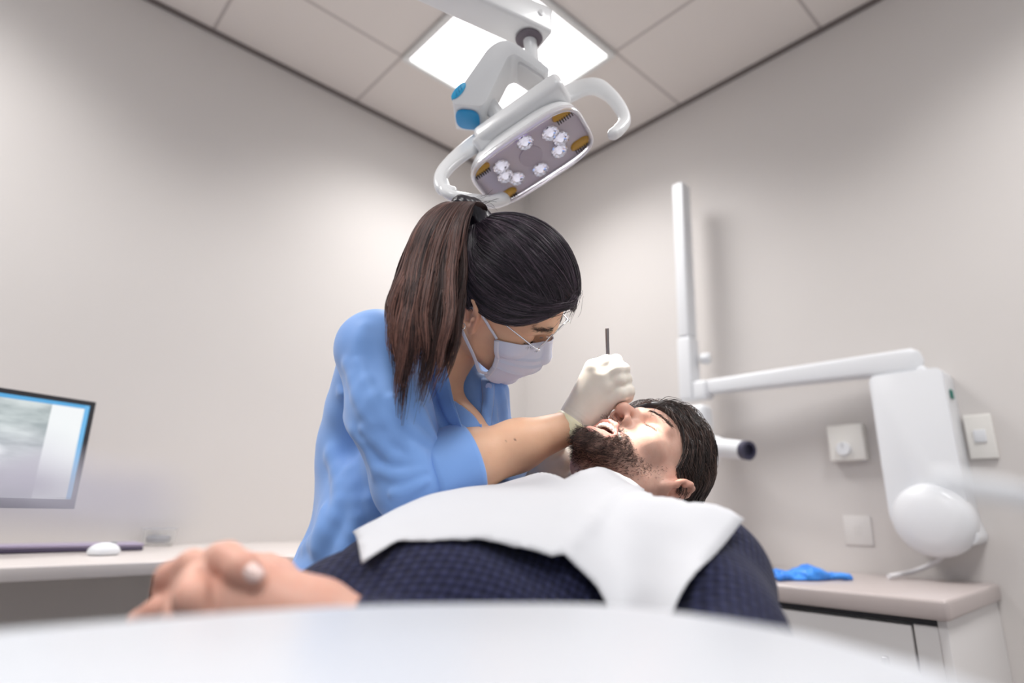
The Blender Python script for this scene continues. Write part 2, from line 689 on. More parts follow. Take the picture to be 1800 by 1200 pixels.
def build_cabinet():
    xf = float(onZ(1665, 1055, ZT)[0])
    ye = float(onZ(1665, 1055, ZT)[1])
    t = tag(bm_obj('worktop', box_bm((xf, ye, ZT - 0.042), (XR - 0.001, YL - 0.002, ZT), 0.009, 3), top_m),
            'grey-brown laminate worktop with a rounded front edge under the wall-mounted x-ray arm', 'worktop')
    c = empty('base_cabinet', ((xf + XR) / 2, 1.2, 0), 'off-white base cabinet under the grey-brown worktop on the right wall', 'cabinet')
    bm_obj('body', box_bm((xf + 0.045, ye + 0.03, 0.09), (XR - 0.002, YL - 0.004, ZT - 0.043)), door_m, c, smooth=False)
    bm_obj('end_panel', box_bm((xf + 0.022, ye + 0.012, 0.0), (XR - 0.002, ye + 0.0299, ZT - 0.043), 0.002), door_m, c)
    bm_obj('end_panel', box_bm((xf + 0.024, ye + 0.0305, 0.09), (xf + 0.044, ye + 0.075, ZT - 0.056), 0.002), door_m, c)
    bm_obj('plinth', box_bm((xf + 0.08, ye + 0.03, 0.0), (XR - 0.01, YL - 0.004, 0.089)), grey_m, c, smooth=False)
    y = ye + 0.080
    while y < YL - 0.1:
        y1 = min(y + 0.597, YL - 0.006)
        dr = bm_obj('door', box_bm((xf + 0.024, y, 0.092), (xf + 0.044, y1 - 0.004, ZT - 0.060), 0.002), door_m, c)
        bm_obj('door_handle', box_bm((xf + 0.004, y + 0.05, 0.45), (xf + 0.0235, y + 0.062, 0.58), 0.004), steel_m, dr)
        y = y1
    bm_obj('shade_strip', box_bm((xf + 0.026, ye + 0.031, ZT - 0.055), (xf + 0.0445, YL - 0.01, ZT - 0.0431)), dark_m, c, smooth=False)  # dark strip painted in for the shade under the worktop edge
    return xf, ye


XF, YE = build_cabinet()

# crumpled blue gloves lying on the worktop
glove_m = mat('blue_nitrile', (0.03, 0.20, 0.68), rough=0.38, sss=0.15, noise=(30, (0.06, 0.30, 0.85), 0.35, 0.65))


def blue_gloves():
    a, b = onZ(1352, 1020, ZT), onZ(1476, 1017, ZT)
    ctr = (a + b) / 2
    u = (b - a) / np.linalg.norm(b - a)
    v = np.cross([0, 0, 1], u)
    L = np.linalg.norm(b - a) / 2
    A = np.stack([u, v, [0, 0, 1]])

    def fn(p):
        q = (p - ctr) @ A.T
        n = wob(q, 130, 3) * 0.006 + wob(q, 320, 4) * 0.0022
        d = ell(q, (0.015, 0.0, 0.008), (0.058, 0.045, 0.027))
        d = smin(d, ell(q, (-0.05, 0.01, 0.005), (0.055, 0.04, 0.016)), 0.012)
        for i, (x0, y0, x1, y1) in enumerate(((0.04, -0.02, L - 0.006, -0.034), (0.04, 0.0, L - 0.012, 0.004), (0.03, 0.02, L - 0.03, 0.045),
                                              (-0.05, -0.01, -L + 0.01, -0.03), (-0.05, 0.02, -L + 0.006, 0.02))):
            d = smin(d, rc(q, (x0, y0, 0.012), (x1, y1, 0.009), 0.011, 0.008), 0.008)
        return smax(d + n, -(q[:, 2] - 0.0012), 0.003)
    V, F = sdf_mesh(fn, ctr - 0.15, ctr + 0.15, 0.0026)
    tag(mesh_np('disposable_gloves', V, F, glove_m), 'crumpled bright blue disposable gloves lying on the worktop behind the patient', 'gloves')


blue_gloves()

# ------------------------------------------------------------------ wall fittings on the right wall
def wall_plate(name, px, label, cat, m, thick, extra=None, bev=0.004):
    q = [onX(*p, XR) for p in px]
    ys, zs = [p[1] for p in q], [p[2] for p in q]
    y0, y1 = (ys[1] + ys[2]) / 2, (ys[0] + ys[3]) / 2
    z0, z1 = (zs[2] + zs[3]) / 2, (zs[0] + zs[1]) / 2
    if name == 'light_switch':
        y1 = min(y1, 0.378)
    t = empty(name, (XR, (y0 + y1) / 2, (z0 + z1) / 2), label, cat)
    bm_obj('face_plate', box_bm((XR - thick, y0, z0), (XR - 0.0005, y1, z1), bev, 3), m, t)
    if extra:
        extra(t, y0, y1, z0, z1)
    return t


def thermo(t, y0, y1, z0, z1):
    yc, zc = (y0 + y1) / 2 + 0.008, z0 + 0.036
    lathe_obj('dial', [(0.021, 0), (0.021, 0.006), (0.019, 0.010), (0.001, 0.0105)], (XR - 0.0325, yc, zc), (-1, 0, 0), white_m, t)
    bm_obj('dial_pointer', box_bm((XR - 0.0445, yc - 0.0012, zc + 0.003), (XR - 0.0425, yc + 0.0012, zc + 0.018)), grey_m, t, smooth=False)


wall_plate('thermostat', [(1460, 750), (1522, 746), (1528, 808), (1466, 813)],
           'small square cream thermostat with a round dial on the wall left of the x-ray unit', 'thermostat', warmwhite_m, 0.033, thermo)


def rocker(t, y0, y1, z0, z1):
    yc, zc = (y0 + y1) / 2, (z0 + z1) / 2
    bm_obj('rocker', box_bm((XR - 0.0165, yc - 0.014, zc - 0.016), (XR - 0.0118, yc + 0.014, zc + 0.018), 0.002), white_m, t)


wall_plate('light_switch', [(1672, 733), (1742, 727), (1758, 805), (1690, 809)],
           'square cream light switch with a single rocker right of the x-ray unit', 'switch', warmwhite_m, 0.012, rocker)

paper_m = mat('translucent_paper', (0.70, 0.675, 0.655), rough=0.6)


def notice(t, y0, y1, z0, z1):
    bm_obj('smudge', box_bm((XR - 0.0035, y0 + 0.028, z0 + 0.030), (XR - 0.0028, y1 - 0.026, z1 - 0.030)), mat('faint_print', (0.67, 0.645, 0.625), 0.6), t, smooth=False)


wall_plate('blank_wall_plate', [(1482, 908), (1530, 904), (1537, 960), (1488, 956)],
           'faint square blank plate low on the wall below the thermostat', 'wall plate', paper_m, 0.003, notice, 0.001)


# ------------------------------------------------------------------ wall-mounted x-ray unit
def xray():
    x0 = XR - 0.11                            # front of the housing
    t = empty('xray_unit', (XR, 0.5, CAM_Z + 0.2), 'white wall-mounted dental x-ray unit with a long folding arm and round dome', 'x-ray machine')
    tl, tr, bl, br = [onX(*p, x0) for p in ((1522, 662), (1646, 646), (1567, 905), (1710, 885))]
    yl, yr = (tl[1] + bl[1]) / 2, (tr[1] + br[1]) / 2
    ztop = (tl[2] + tr[2]) / 2
    dome_c = onX(1634, 914, x0 - 0.03)
    bot = onX(1634, 978, x0)[2]
    out = [(x0, yl, ztop), (x0, yr, ztop), (x0, yr, dome_c[2]), (x0, dome_c[1] - 0.10, bot + 0.04), (x0, dome_c[1], bot + 0.012), (x0, yl, dome_c[2] - 0.03)]
    bm = prism_bm(rounded(out, [0.022, 0.022, 0.03, 0.05, 0.05, 0.05], 6), (XR - x0 - 0.0006, 0, 0), 0.010, 3)
    bm_obj('housing', bm, white_m, t)
    # round dome
    ry = 0.5 * (onX(1559, 910, x0 - 0.03)[1] - onX(1709, 915, x0 - 0.03)[1])
    prof = [(ry * 0.99, -0.032), (ry, -0.01), (ry * 0.985, 0.006), (ry * 0.93, 0.020), (ry * 0.80, 0.031), (ry * 0.55, 0.038), (ry * 0.25, 0.041), (0.001, 0.042)]
    lathe_obj('dome', prof, (x0, dome_c[1], dome_c[2]), (-1, 0, 0), white_m, t, 56, 60)
    # indicator on the side
    g = onX(1668, 694, x0 + 0.05)
    bm_obj('indicator', box_bm((x0 + 0.035, yr - 0.006, g[2] - 0.013), (x0 + 0.055, yr - 0.0005, g[2] + 0.013), 0.002), mat('green_lamp', (0.0, 0.16, 0.12), 0.3), t)
    # horizontal arm: pivots at the housing, runs to the far end
    a0, a1 = onX(1606, 634, XR - 0.070), onX(1236, 683, XR - 0.125)
    zt = (a0[2] + a1[2]) / 2
    a0[2] = a1[2] = zt
    path = np.array([a0 + (a1 - a0) * s for s in np.linspace(0, 1, 12)])
    pth, rx, ry_ = round_ends(path, np.full(12, 0.026), np.linspace(0.036, 0.026, 12), 2)
    sweep_obj('horizontal_arm', pth, rx, ry_, white_m, t, power=5, n=24)
    bm_obj('arm_bracket', box_bm((a0[0] - 0.02, a0[1] - 0.03, ztop - 0.06), (x0 + 0.09, a0[1] + 0.05, zt - 0.02), 0.008), white_m, t)
    # vertical arm, standing up from the elbow (leans a little), with joint
    v0, v1 = onX(1213, 700, XR - 0.135), onX(1197, 326, XR - 0.135)
    v0[2] -= 0.01
    w = np.array([0, 1, 0.])
    low = v0 + (v1 - v0) * 0.27
    bm_obj('vertical_arm', frame_box_bm((low + v1) / 2, basis(v1 - low, w), (np.linalg.norm(v1 - low) / 2, 0.031, 0.024), 0.009, 4), white_m, t)
    bm_obj('lower_arm', frame_box_bm((low + v0) / 2, basis(v1 - low, w), (np.linalg.norm(v0 - low) / 2 - 0.001, 0.034, 0.028), 0.009, 4), white_m, t)
    k = onX(1240, 630, XR - 0.115)
    lathe_obj('joint_cap', [(0.001, -0.018), (0.016, -0.018), (0.020, -0.012), (0.020, 0.012), (0.016, 0.018), (0.001, 0.018)], k, (0.3, -1, 0), white_m, t)
    bm_obj('elbow_block', frame_box_bm((a1 + v0) / 2 + np.array([0, 0, 0.012]), np.eye(3), (0.030, 0.055, 0.034), 0.012, 4), white_m, t)
    # tube head behind the patient's head and the cone pointing at the photographer
    hd = onX(1216, 745, XR - 0.16)
    bm_obj('tube_yoke', frame_box_bm(hd, np.eye(3), (0.034, 0.070, 0.062), 0.018, 5), white_m, t)
    hb = onX(1212, 800, XR - 0.20)
    pth = smooth_path(np.array([hb + np.array([0.03, 0.09, -0.03]), hb, hb + np.array([-0.03, -0.06, 0.0])]), 14)
    pth, rx, _ = round_ends(pth, np.full(len(pth), 0.066), None, 5)
    sweep_obj('tube_head', pth, rx, None, white_m, t, n=28)
    c0, c1 = onX(1225, 783, XR - 0.27), onX(1308, 791, XR - 0.34)
    ax = c1 - c0
    L = np.linalg.norm(ax)
    lathe_obj('cone', [(0.042, 0), (0.036, L * 0.45), (0.030, L * 0.55), (0.028, L), (0.001, L)], c0, ax, white_m, t, 36)
    lathe_obj('cone_tip', [(0.001, L + 0.0005), (0.0282, L + 0.0005), (0.0285, L + 0.020), (0.020, L + 0.021), (0.018, L + 0.006), (0.001, L + 0.005)], c0, ax, mat('navy_ring', (0.045, 0.042, 0.075), 0.4), t, 36)
    # supply cord from the housing down to the worktop
    p0 = onX(1652, 982, XR - 0.06)
    p3 = onZ(1562, 1013, ZT + 0.0085)
    p1, p2 = p0 + np.array([0, 0.005, -0.05]), onX(1610, 1003, XR - 0.04)
    p2[2] = max(p2[2], ZT + 0.02)
    pth = smooth_path(np.array([p0 + np.array([0, 0, 0.03]), p0, p2, p3]), 30)
    sweep_obj('supply_cord', pth, 0.0065, None, mat('cord_white', (0.72, 0.71, 0.72), 0.5), t, n=12)


xray()


# ------------------------------------------------------------------ left desk and what stands on it
ZD = 0.757


def left_desk():
    yf = float(onZ(150, 990, ZD)[1])
    t = empty('desk', (0.3, (yf + YL) / 2, 0), 'long beige desk along the left wall carrying the monitor', 'desk')
    bm_obj('desk_top', box_bm((-1.6, yf, ZD - 0.030), (1.42, YL - 0.001, ZD), 0.006, 3), mat('desk_laminate', (0.62, 0.57, 0.545), 0.3, noise=(3, (0.60, 0.55, 0.53), 0.3, 0.7)), t)
    q = onY(280, 1020, yf + 0.12)
    for x in (float(q[0]), -1.4, 1.36):
        bm_obj('desk_leg', box_bm((x - 0.014, yf + 0.09, 0), (x + 0.014, yf + 0.13, ZD - 0.0305), 0.003), dark_m, t)
    return yf


YF_D = left_desk()


def monitor():
    tr = onY(168, 707, 1.78)
    tl0 = onZ(0, 681, tr[2])
    u = tr - tl0
    u /= np.linalg.norm(u)
    rng = np.hypot(*tr[:2])
    d = ray(140, 893)
    br = CAM + d * rng / np.hypot(*d[:2])
    Hh = tr[2] - br[2]
    Wd = Hh * 1.62
    n = np.cross(u, [0, 0, 1.0])              # towards the room
    if n @ YF > 0:
        n = -n
    c = tr - u * Wd / 2 - np.array([0, 0, Hh / 2])
    A = np.stack([u, np.array([0, 0, 1.0]), n])
    t = empty('monitor', (c[0], c[1], ZD), 'black-framed monitor on the desk at the left wall showing a pale x-ray image', 'monitor')
    bm_obj('monitor_back', frame_box_bm(c - n * 0.018, A, (Wd / 2, Hh / 2, 0.016), 0.006), dark_m, t)
    bz = 0.011
    bm = bmesh.new()
    for cx, cy, hx, hy in ((0, Hh / 2 - bz / 2, Wd / 2, bz / 2), (0, -Hh / 2 + bz, Wd / 2, bz), (Wd / 2 - bz / 2, 0, bz / 2, Hh / 2 - bz), (-Wd / 2 + bz / 2, 0, bz / 2, Hh / 2 - bz)):
        frame_box_bm(c + u * cx + np.array([0, 0, cy]), A, (hx, hy, 0.004), 0.001, 1, bm)
    bm_obj('bezel', bm, dark_m, t)
    # screen surface with its own coordinates
    sm = bpy.data.materials.new('screen_image')
    sm.use_nodes = True
    nt = sm.node_tree
    b = nt.nodes['Principled BSDF']
    b.inputs['Base Color'].default_value = (0.02, 0.02, 0.02, 1)
    b.inputs['Roughness'].default_value = 0.3
    uv = nt.nodes.new('ShaderNodeUVMap')
    uv.uv_map = 'UVMap'
    sx = nt.nodes.new('ShaderNodeSeparateXYZ')
    nt.links.new(uv.outputs['UV'], sx.inputs['Vector'])

    def math_(op, a, bb, clamp=False):
        m_ = nt.nodes.new('ShaderNodeMath')
        m_.operation = op
        m_.use_clamp = clamp
        for i, v in enumerate((a, bb)):
            if isinstance(v, (int, float)):
                m_.inputs[i].default_value = v
            else:
                nt.links.new(v, m_.inputs[i])
        return m_.outputs[0]

    def mixc(f, a, bb):
        m_ = nt.nodes.new('ShaderNodeMix')
        m_.data_type = 'RGBA'
        nt.links.new(f, m_.inputs['Factor'])
        for k, v in (('A', a), ('B', bb)):
            if isinstance(v, tuple):
                m_.inputs[k].default_value = (*v, 1)
            else:
                nt.links.new(v, m_.inputs[k])
        return m_.outputs['Result']
    X, Y = sx.outputs['X'], sx.outputs['Y']
    ns = nt.nodes.new('ShaderNodeTexNoise')
    ns.inputs['Scale'].default_value = 3.0
    ns.inputs['Detail'].default_value = 3
    mp = nt.nodes.new('ShaderNodeMapping')
    mp.inputs['Scale'].default_value = (1.3, 2.6, 1)
    mp.inputs['Rotation'].default_value = (0, 0, 0.3)
    nt.links.new(uv.outputs['UV'], mp.inputs['Vector'])
    nt.links.new(mp.outputs['Vector'], ns.inputs['Vector'])
    xr_ = mixc(math_('MULTIPLY', math_('SUBTRACT', ns.outputs['Fac'], 0.38), 3.5, True), (0.36, 0.42, 0.43), (0.70, 0.76, 0.76))
    # pale jaw outline: bright below a slanting line
    e1 = math_('MULTIPLY', math_('SUBTRACT', math_('ADD', math_('MULTIPLY', X, -1.4), 1.35), Y), 14.0, True)
    e2 = math_('MULTIPLY', math_('SUBTRACT', Y, math_('SUBTRACT', X, 0.20)), 14.0, True)
    blob = math_('MULTIPLY', e1, e2)
    xr_ = mixc(blob, xr_, (0.92, 0.97, 0.97))
    low = math_('MULTIPLY', math_('SUBTRACT', math_('SUBTRACT', X, 0.22), Y), 6.0, True)
    xr_ = mixc(low, xr_, (0.55, 0.56, 0.60))
    side = math_('GREATER_THAN', X, 0.79)
    col = mixc(side, xr_, (0.93, 0.96, 0.97))
    bar = math_('GREATER_THAN', Y, 0.962)
    col = mixc(bar, col, (0.10, 0.42, 0.78))
    rim = math_('GREATER_THAN', X, 0.972)
    col = mixc(rim, col, (0.16, 0.50, 0.86))
    nt.links.new(col, b.inputs['Emission Color'])
    b.inputs['Emission Strength'].default_value = 0.95
    hw, hh = Wd / 2 - bz, Hh / 2 - bz
    cc = c + n * 0.001
    pts = [cc - u * hw - np.array([0, 0, hh]), cc + u * hw - np.array([0, 0, hh]), cc + u * hw + np.array([0, 0, hh]), cc - u * hw + np.array([0, 0, hh])]
    back = [p - n * 0.003 for p in pts]
    o = mesh_np('screen', pts + back, [(0, 1, 2, 3), (7, 6, 5, 4), (0, 4, 5, 1), (1, 5, 6, 2), (2, 6, 7, 3), (3, 7, 4, 0)], sm, t, smooth=False)
    uvl = o.data.uv_layers.new(name='UVMap')
    cs = [(0, 0), (1, 0), (1, 1), (0, 1)] * 2
    for lp in o.data.loops:
        uvl.data[lp.index].uv = cs[lp.vertex_index % 4]
    bm_obj('stand_neck', frame_box_bm((c[0] - n[0] * 0.05 - u[0] * .09, c[1] - n[1] * 0.05 - u[1] * .09, (ZD + c[2]) / 2), A, (0.03, (c[2] - ZD) / 2 - 0.012, 0.012), 0.004), dark_m, t)
    bm_obj('stand_foot', frame_box_bm((c[0] - n[0] * 0.06 - u[0] * .09, c[1] - n[1] * 0.06 - u[1] * .09, ZD + 0.007), A, (0.11, 0.0065, 0.055), 0.004), dark_m, t)


monitor()


def desk_things():
    # flat grey laptop
    a, b, c = onZ(246, 966, ZD), onZ(-200, 968, ZD), onZ(232, 952, ZD)
    x1 = float(a[0])
    y0 = float(onZ(120, 971, ZD)[1])
    t = empty('laptop', (x1 - 0.2, y0 + 0.12, ZD), 'closed flat dark-edged laptop lying on the desk below the monitor', 'laptop')
    y0 = max(y0, YF_D + 0.02)
    y1 = y0 + 0.115
    bm_obj('laptop_base', box_bm((x1 - 0.40, y0, ZD + 0.001), (x1, y1, ZD + 0.010), 0.003), mat('laptop_dark', (0.06, 0.045, 0.085), 0.4), t)
    bm_obj('laptop_lid', box_bm((x1 - 0.40, y0 + 0.001, ZD + 0.0105), (x1, y1, ZD + 0.019), 0.003), mat('laptop_lid', (0.34, 0.29, 0.40), 0.35), t)
    # small white mouse in front of it
    q = onZ(181, 976, ZD)
    q[1] = min(q[1], y0 - 0.026)

    def fn(p):
        w = p - np.array([q[0], q[1], ZD])
        d = ell(w, (0, 0, 0.008), (0.034, 0.022, 0.022))
        return smax(d, -(w[:, 2] - 0.001), 0.004)
    V, F = sdf_mesh(fn, q - 0.06, q + 0.07, 0.0025)
    mo = tag(mesh_np('computer_mouse', V, F, white_m), 'small white computer mouse on the desk in front of the laptop', 'mouse')
    bm_obj('scroll_wheel', frame_box_bm((q[0] + 0.018, q[1], ZD + 0.029), np.eye(3), (0.006, 0.003, 0.003), 0.001), grey_m, mo)
    # glass dish
    g = onZ(273, 958, ZD)
    g[1] = min(g[1], YL - 0.07)
    t = empty('glass_dish', (g[0], g[1], ZD), 'small clear glass dish on the desk right of the laptop', 'dish')
    glass = mat('clear_glass', (0.97, 0.98, 0.98), 0.03, trans=1.0, ior=1.45)
    lathe_obj('bowl', [(0.001, 0.0005), (0.036, 0.0005), (0.042, 0.006), (0.046, 0.048), (0.043, 0.048), (0.039, 0.009), (0.001, 0.008)], (g[0], g[1], ZD), (0, 0, 1), glass, t, 40)
    lathe_obj('rim', [(0.0425, 0.0485), (0.048, 0.0485), (0.048, 0.053), (0.0425, 0.053)], (g[0], g[1], ZD), (0, 0, 1), mat('clear_rim', (0.9, 0.9, 0.92), 0.08, trans=0.7), t, 40)
    lathe_obj('contents', [(0.001, 0.010), (0.030, 0.010), (0.034, 0.022), (0.030, 0.030), (0.001, 0.031)], (g[0], g[1], ZD), (0, 0, 1), mat('grey_gel', (0.62, 0.62, 0.66), 0.2), t, 32)


desk_things()

# ------------------------------------------------------------------ dental lamp over the patient
lamp_m = mat('lamp_white', (0.80, 0.805, 0.81), rough=0.28, coat=0.25)
blue_cap = mat('lamp_blue', (0.02, 0.30, 0.62), rough=0.35)
lens_m = mat('lamp_lens', (0.96, 0.95, 0.98), 0.02, trans=1.0, ior=1.12)
face_m = mat('lamp_face', (0.80, 0.74, 0.755), rough=0.35)
refl_m = mat('reflector', (0.92, 0.91, 0.93), rough=0.12, metal=1.0, bump=(900, 0.5, 0.002))
gold_m = mat('amber_lens', (0.72, 0.40, 0.04), rough=0.2, coat=0.5)
LC = P(936, 280, 1.10)                      # centre of the lamp face
_u3 = np.array([168, 95, -58.0])
_v3 = np.array([76, -55, 108.0])
_v3 -= _u3 * (_v3 @ _u3) / (_u3 @ _u3)
CAMB = np.stack([CR, CU, CF])
LU = (_u3 / np.linalg.norm(_u3)) @ CAMB
LV = (_v3 / np.linalg.norm(_v3)) @ CAMB
LN = np.cross(LU, LV)
if LN[2] > 0:
    LN = -LN                                # points down out of the lamp


def dental_lamp():
    hu, hv = 0.112, 0.061
    L = lambda a, b, c=0.0: LC + LU * a + LV * b + LN * c      # noqa: E731
    t = empty('dental_lamp', LC - LN * 0.05, 'white dental operating lamp on a jointed arm hanging above the dentist', 'lamp')

    def outline(su, sv, c, n=4.2, k=56):
        a = np.linspace(0, 2 * np.pi, k, endpoint=False)
        x = np.sign(np.cos(a)) * np.abs(np.cos(a)) ** (2 / n) * su
        y = np.sign(np.sin(a)) * np.abs(np.sin(a)) ** (2 / n) * sv
        return [L(i, j, c) for i, j in zip(x, y)]

    def loft(name, rings, m, parent, close0=True, close1=True, sharp=50):
        k = len(rings[0])
        V = np.concatenate([np.array(r) for r in rings])
        F = [(i * k + j, i * k + (j + 1) % k, (i + 1) * k + (j + 1) % k, (i + 1) * k + j) for i in range(len(rings) - 1) for j in range(k)]
        if close0:
            F.append(tuple(range(k - 1, -1, -1)))
        if close1:
            F.append(tuple(range((len(rings) - 1) * k, len(rings) * k)))
        bm = bmesh.new()
        vs = [bm.verts.new(Vector(v)) for v in V]
        for f in F:
            bm.faces.new([vs[i] for i in f])
        return bm_obj(name, bm, m, parent, sharp=sharp)
    # housing shell
    loft('lamp_housing', [outline(hu * .45, hv * .45, -0.066, 2.6), outline(hu * .72, hv * .72, -0.060, 3), outline(hu * .92, hv * .93, -0.042, 3.6),
                          outline(hu, hv, -0.022), outline(hu * 1.0, hv * 1.0, -0.014)], lamp_m, t)
    face = loft('lamp_face', [outline(hu * .985, hv * .985, -0.0135), outline(hu * .97, hv * .97, -0.0115), outline(hu * .93, hv * .92, -0.0112)], face_m, t)
    # rim light guide and bezel
    k = 72
    pth = np.array(outline(hu * 0.995, hv * 0.995, -0.004, 4.2, k))
    pth = np.concatenate([pth, pth[:2]])
    V, F = sweep(pth, 0.0042, 0.009, up=LN, n=10, cap=False)
    mesh_np('lens_rim', V, F, mat('clear_rim_plastic', (0.86, 0.84, 0.88), 0.12, trans=0.55, ior=1.3), t)
    loft('lens_cover', [outline(hu * .97, hv * .97, 0.0005), outline(hu * .965, hv * .965, 0.003)], lens_m, t)
    # reflectors round the centre, amber lights at the corners
    bs = []
    for i, (a, b) in enumerate(((-.055, -.026), (-.060, .004), (-.046, .030), (.000, .046), (.048, .030), (.062, .002), (.052, -.028), (.006, -.046))):
        ln = mat('reflector_cup', (0.92, 0.91, 0.93), 0.10, metal=1.0) if i == 0 else MATS['reflector_cup']
        o = L(a * 1.0, b * 0.78, -0.010)
        N_ = 22
        prof = [(0.0165, -0.001), (0.0165, 0.0045), (0.0145, 0.0060), (0.0110, 0.0025), (0.0070, 0.0005), (0.0025, 0.0002)]
        V, F = lathe(prof, o, LN, N_)
        # fluted rim
        for q in range(len(prof)):
            for j in range(0, N_, 2):
                V[q * N_ + j] += (V[q * N_ + j] - (o + LN * prof[q][1])) * -0.10
        ob = mesh_np('reflector', V, F, ln, t, smooth=False)
        lathe_obj('bulb', [(0.001, 0.0), (0.0055, 0.0), (0.0065, 0.003), (0.005, 0.0075), (0.001, 0.0085)], o, LN,
                  MATS.get('lamp_bulb') or mat('lamp_bulb', (0.95, 0.95, 1.0), 0.08, trans=0.6, emit=0.25), ob, 14)
    for a, b in ((-.092, -.052), (.090, -.052), (.090, .050), (-.082, .058)):
        o = L(a * .97, b * .77, -0.010)
        V, F = sweep(np.array([o - LU * s * 0.020 + LN * 0.0 for s in np.linspace(-1, 1, 13)]),
                     np.array([.002, .006, .0085, .0095, .010, .010, .010, .010, .010, .0095, .0085, .006, .002]),
                     0.006, up=LN, n=14)
        ob = mesh_np('amber_light', V, F, gold_m, t)
        bm = bmesh.new()
        for s in np.linspace(-0.7, 0.7, 7):
            frame_box_bm(o + LU * 0.02 * s + LV * 0.0072 + LN * 0.003, np.stack([LU, LV, LN]), (0.0009, 0.0045, 0.004), 0, 1, bm)
        bm_obj('grille', bm, MATS.get('amber_grille') or mat('amber_grille', (0.05, 0.035, 0.02), 0.5), ob, smooth=False)
    lathe_obj('centre_disc', [(0.001, 0.001), (0.022, 0.001), (0.0225, -0.002)], L(0.0, 0.0, -0.0092), LN, mat('centre_disc', (0.70, 0.63, 0.66), 0.35), t, 40)
    V, F = sweep(np.array([L(a, -hv * 0.86, -0.0085) for a in np.linspace(-0.07, 0.07, 12)]), 0.0012, 0.001, up=LN, n=8)
    mesh_np('indicator_strip', V, F, mat('violet_led', (0.55, 0.45, 0.9), 0.3, emit=0.8, emit_color=(0.55, 0.42, 1.0)), t)
    # handle yoke: a flat bar behind the head, hooked forward at both ends
    dz = 1.14
    px = [((795, 338), 1.02), ((776, 330), 1.03), ((778, 305), 1.06), ((806, 275), 1.10), ((845, 248), dz), ((890, 222), dz + .01), ((950, 190), dz + .02), ((1005, 162), dz + .02),
          ((1042, 152), 1.14), ((1070, 166), 1.12), ((1090, 190), 1.10), ((1098, 212), 1.08), ((1088, 228), 1.06), ((1078, 236), 1.05)]
    pts = np.array([P(*p, d) for p, d in px])
    wid = np.array([.010, .011, .013, .018, .026, .030, .030, .027, .020, .014, .012, .011, .011, .010])
    thk = np.array([.009, .010, .010, .009, .009, .010, .010, .009, .009, .009, .009, .0095, .010, .010])
    sp = smooth_path(np.concatenate([pts, wid[:, None], thk[:, None]], 1), 130)
    pp, rx, ry = round_ends(sp[:, :3], sp[:, 3], sp[:, 4], 4)
    # section width stays upright in the picture's sense of the bar: wide across, thin along its own normal
    upv = -LN * 0.6 + CF * -0.8
    sweep_obj('handle_yoke', pp, rx, ry, lamp_m, t, up=upv, n=20, power=2.6)
    # lower loop of the left-hand handle, coming back under the head
    pts = np.array([P(778, 318, 1.045), P(785, 338, 1.02), P(806, 347, 1.02), P(838, 352, 1.06), P(866, 355, 1.10), P(884, 349, 1.13)])
    sp = smooth_path(pts, 40)
    w = np.linspace(0.011, 0.016, len(sp))
    pp, rx, ry = round_ends(sp, w, w * 0.75, 4)
    sweep_obj('handle', pp, rx, ry, lamp_m, t, n=18)
    # back plate hump between the yoke and housing
    A = np.stack([LU, LV, LN])
    bm_obj('yoke_mount', frame_box_bm(L(0.022, -hv * 0.78, -0.060), A, (0.092, 0.028, 0.020), 0.012, 4), lamp_m, t)
    # hinge cover on the left part of the yoke
    pth = np.array([P(842, 258, 1.10), P(860, 243, 1.10), P(881, 230, 1.105)])
    bm_obj('hinge_cover', frame_box_bm((pth[0] + pth[2]) / 2 + CU * 0.004, basis(pth[2] - pth[0], CU), (0.033, 0.012, 0.014), 0.006, 3), lamp_m, t)
    bm_obj('hinge_slot', frame_box_bm(P(884, 254, 1.085), basis(LU, CU), (0.008, 0.004, 0.0025), 0.001, 1), dark_m, t)
    # joint pin up into the elbow housing
    lathe_obj('joint_pin', [(0.001, -0.004), (0.024, -0.004), (0.024, 0.012), (0.016, 0.016), (0.015, 0.09), (0.001, 0.09)], P(889, 222, dz), P(852, 172, 1.15) - P(889, 222, dz), grey_m if False else lamp_m, t)
    # elbow housing: an upturned V
    de = 1.10
    vpx = [(791, 181), (860, 82), (884, 69), (907, 76), (966, 121), (962, 131), (905, 94), (893, 99), (849, 187)]
    vp = rounded([P(*q, de) for q in vpx], [.012, .030, .03, .02, .006, .006, .008, .010, .012], 6)
    depth = YF * 0.078
    bm_obj('elbow_housing', prism_bm(vp, depth, 0.010, 4), lamp_m, t, sharp=45)
    # blue end cap on the lower end and blue button on the outer face
    e0, e1 = P(793, 184, de), P(847, 189, de)
    ec = (e0 + e1) / 2 + depth * 0.5
    ex = (e1 - e0) / np.linalg.norm(e1 - e0)
    ez = np.cross(ex, YF)
    if ez[2] > 0:
        ez = -ez
    k = 40
    a = np.linspace(0, 2 * np.pi, k, endpoint=False)
    pts = [ec + ex * np.sign(np.cos(i)) * abs(np.cos(i)) ** .7 * 0.023 + YF * np.sign(np.sin(i)) * abs(np.sin(i)) ** .7 * 0.028 - ez * 0.002 for i in a]
    bm_obj('end_cap', prism_bm(pts, ez * 0.005, 0.0015, 2), blue_cap, t)
    b0, b1 = P(797, 176, de), P(856, 90, de)
    bx = (b1 - b0) / np.linalg.norm(b1 - b0)
    bn = np.cross(bx, YF)
    if bn @ CR > 0:
        bn = -bn
    bc = b0 + (b1 - b0) * 0.22 + YF * 0.004
    pts = [bc + bx * np.cos(i) * 0.021 + YF * np.sin(i) * 0.0 + np.cross(bx, -YF) * 0 + (CR * 0.55 + CU * 0.3) * np.sin(i) * 0.012 for i in a]
    fb = P(806, 160, de) - YF * 0.0015
    fx = (P(818, 146, de) - P(796, 172, de))
    fx /= np.linalg.norm(fx)
    fy = np.cross(fx, YF)
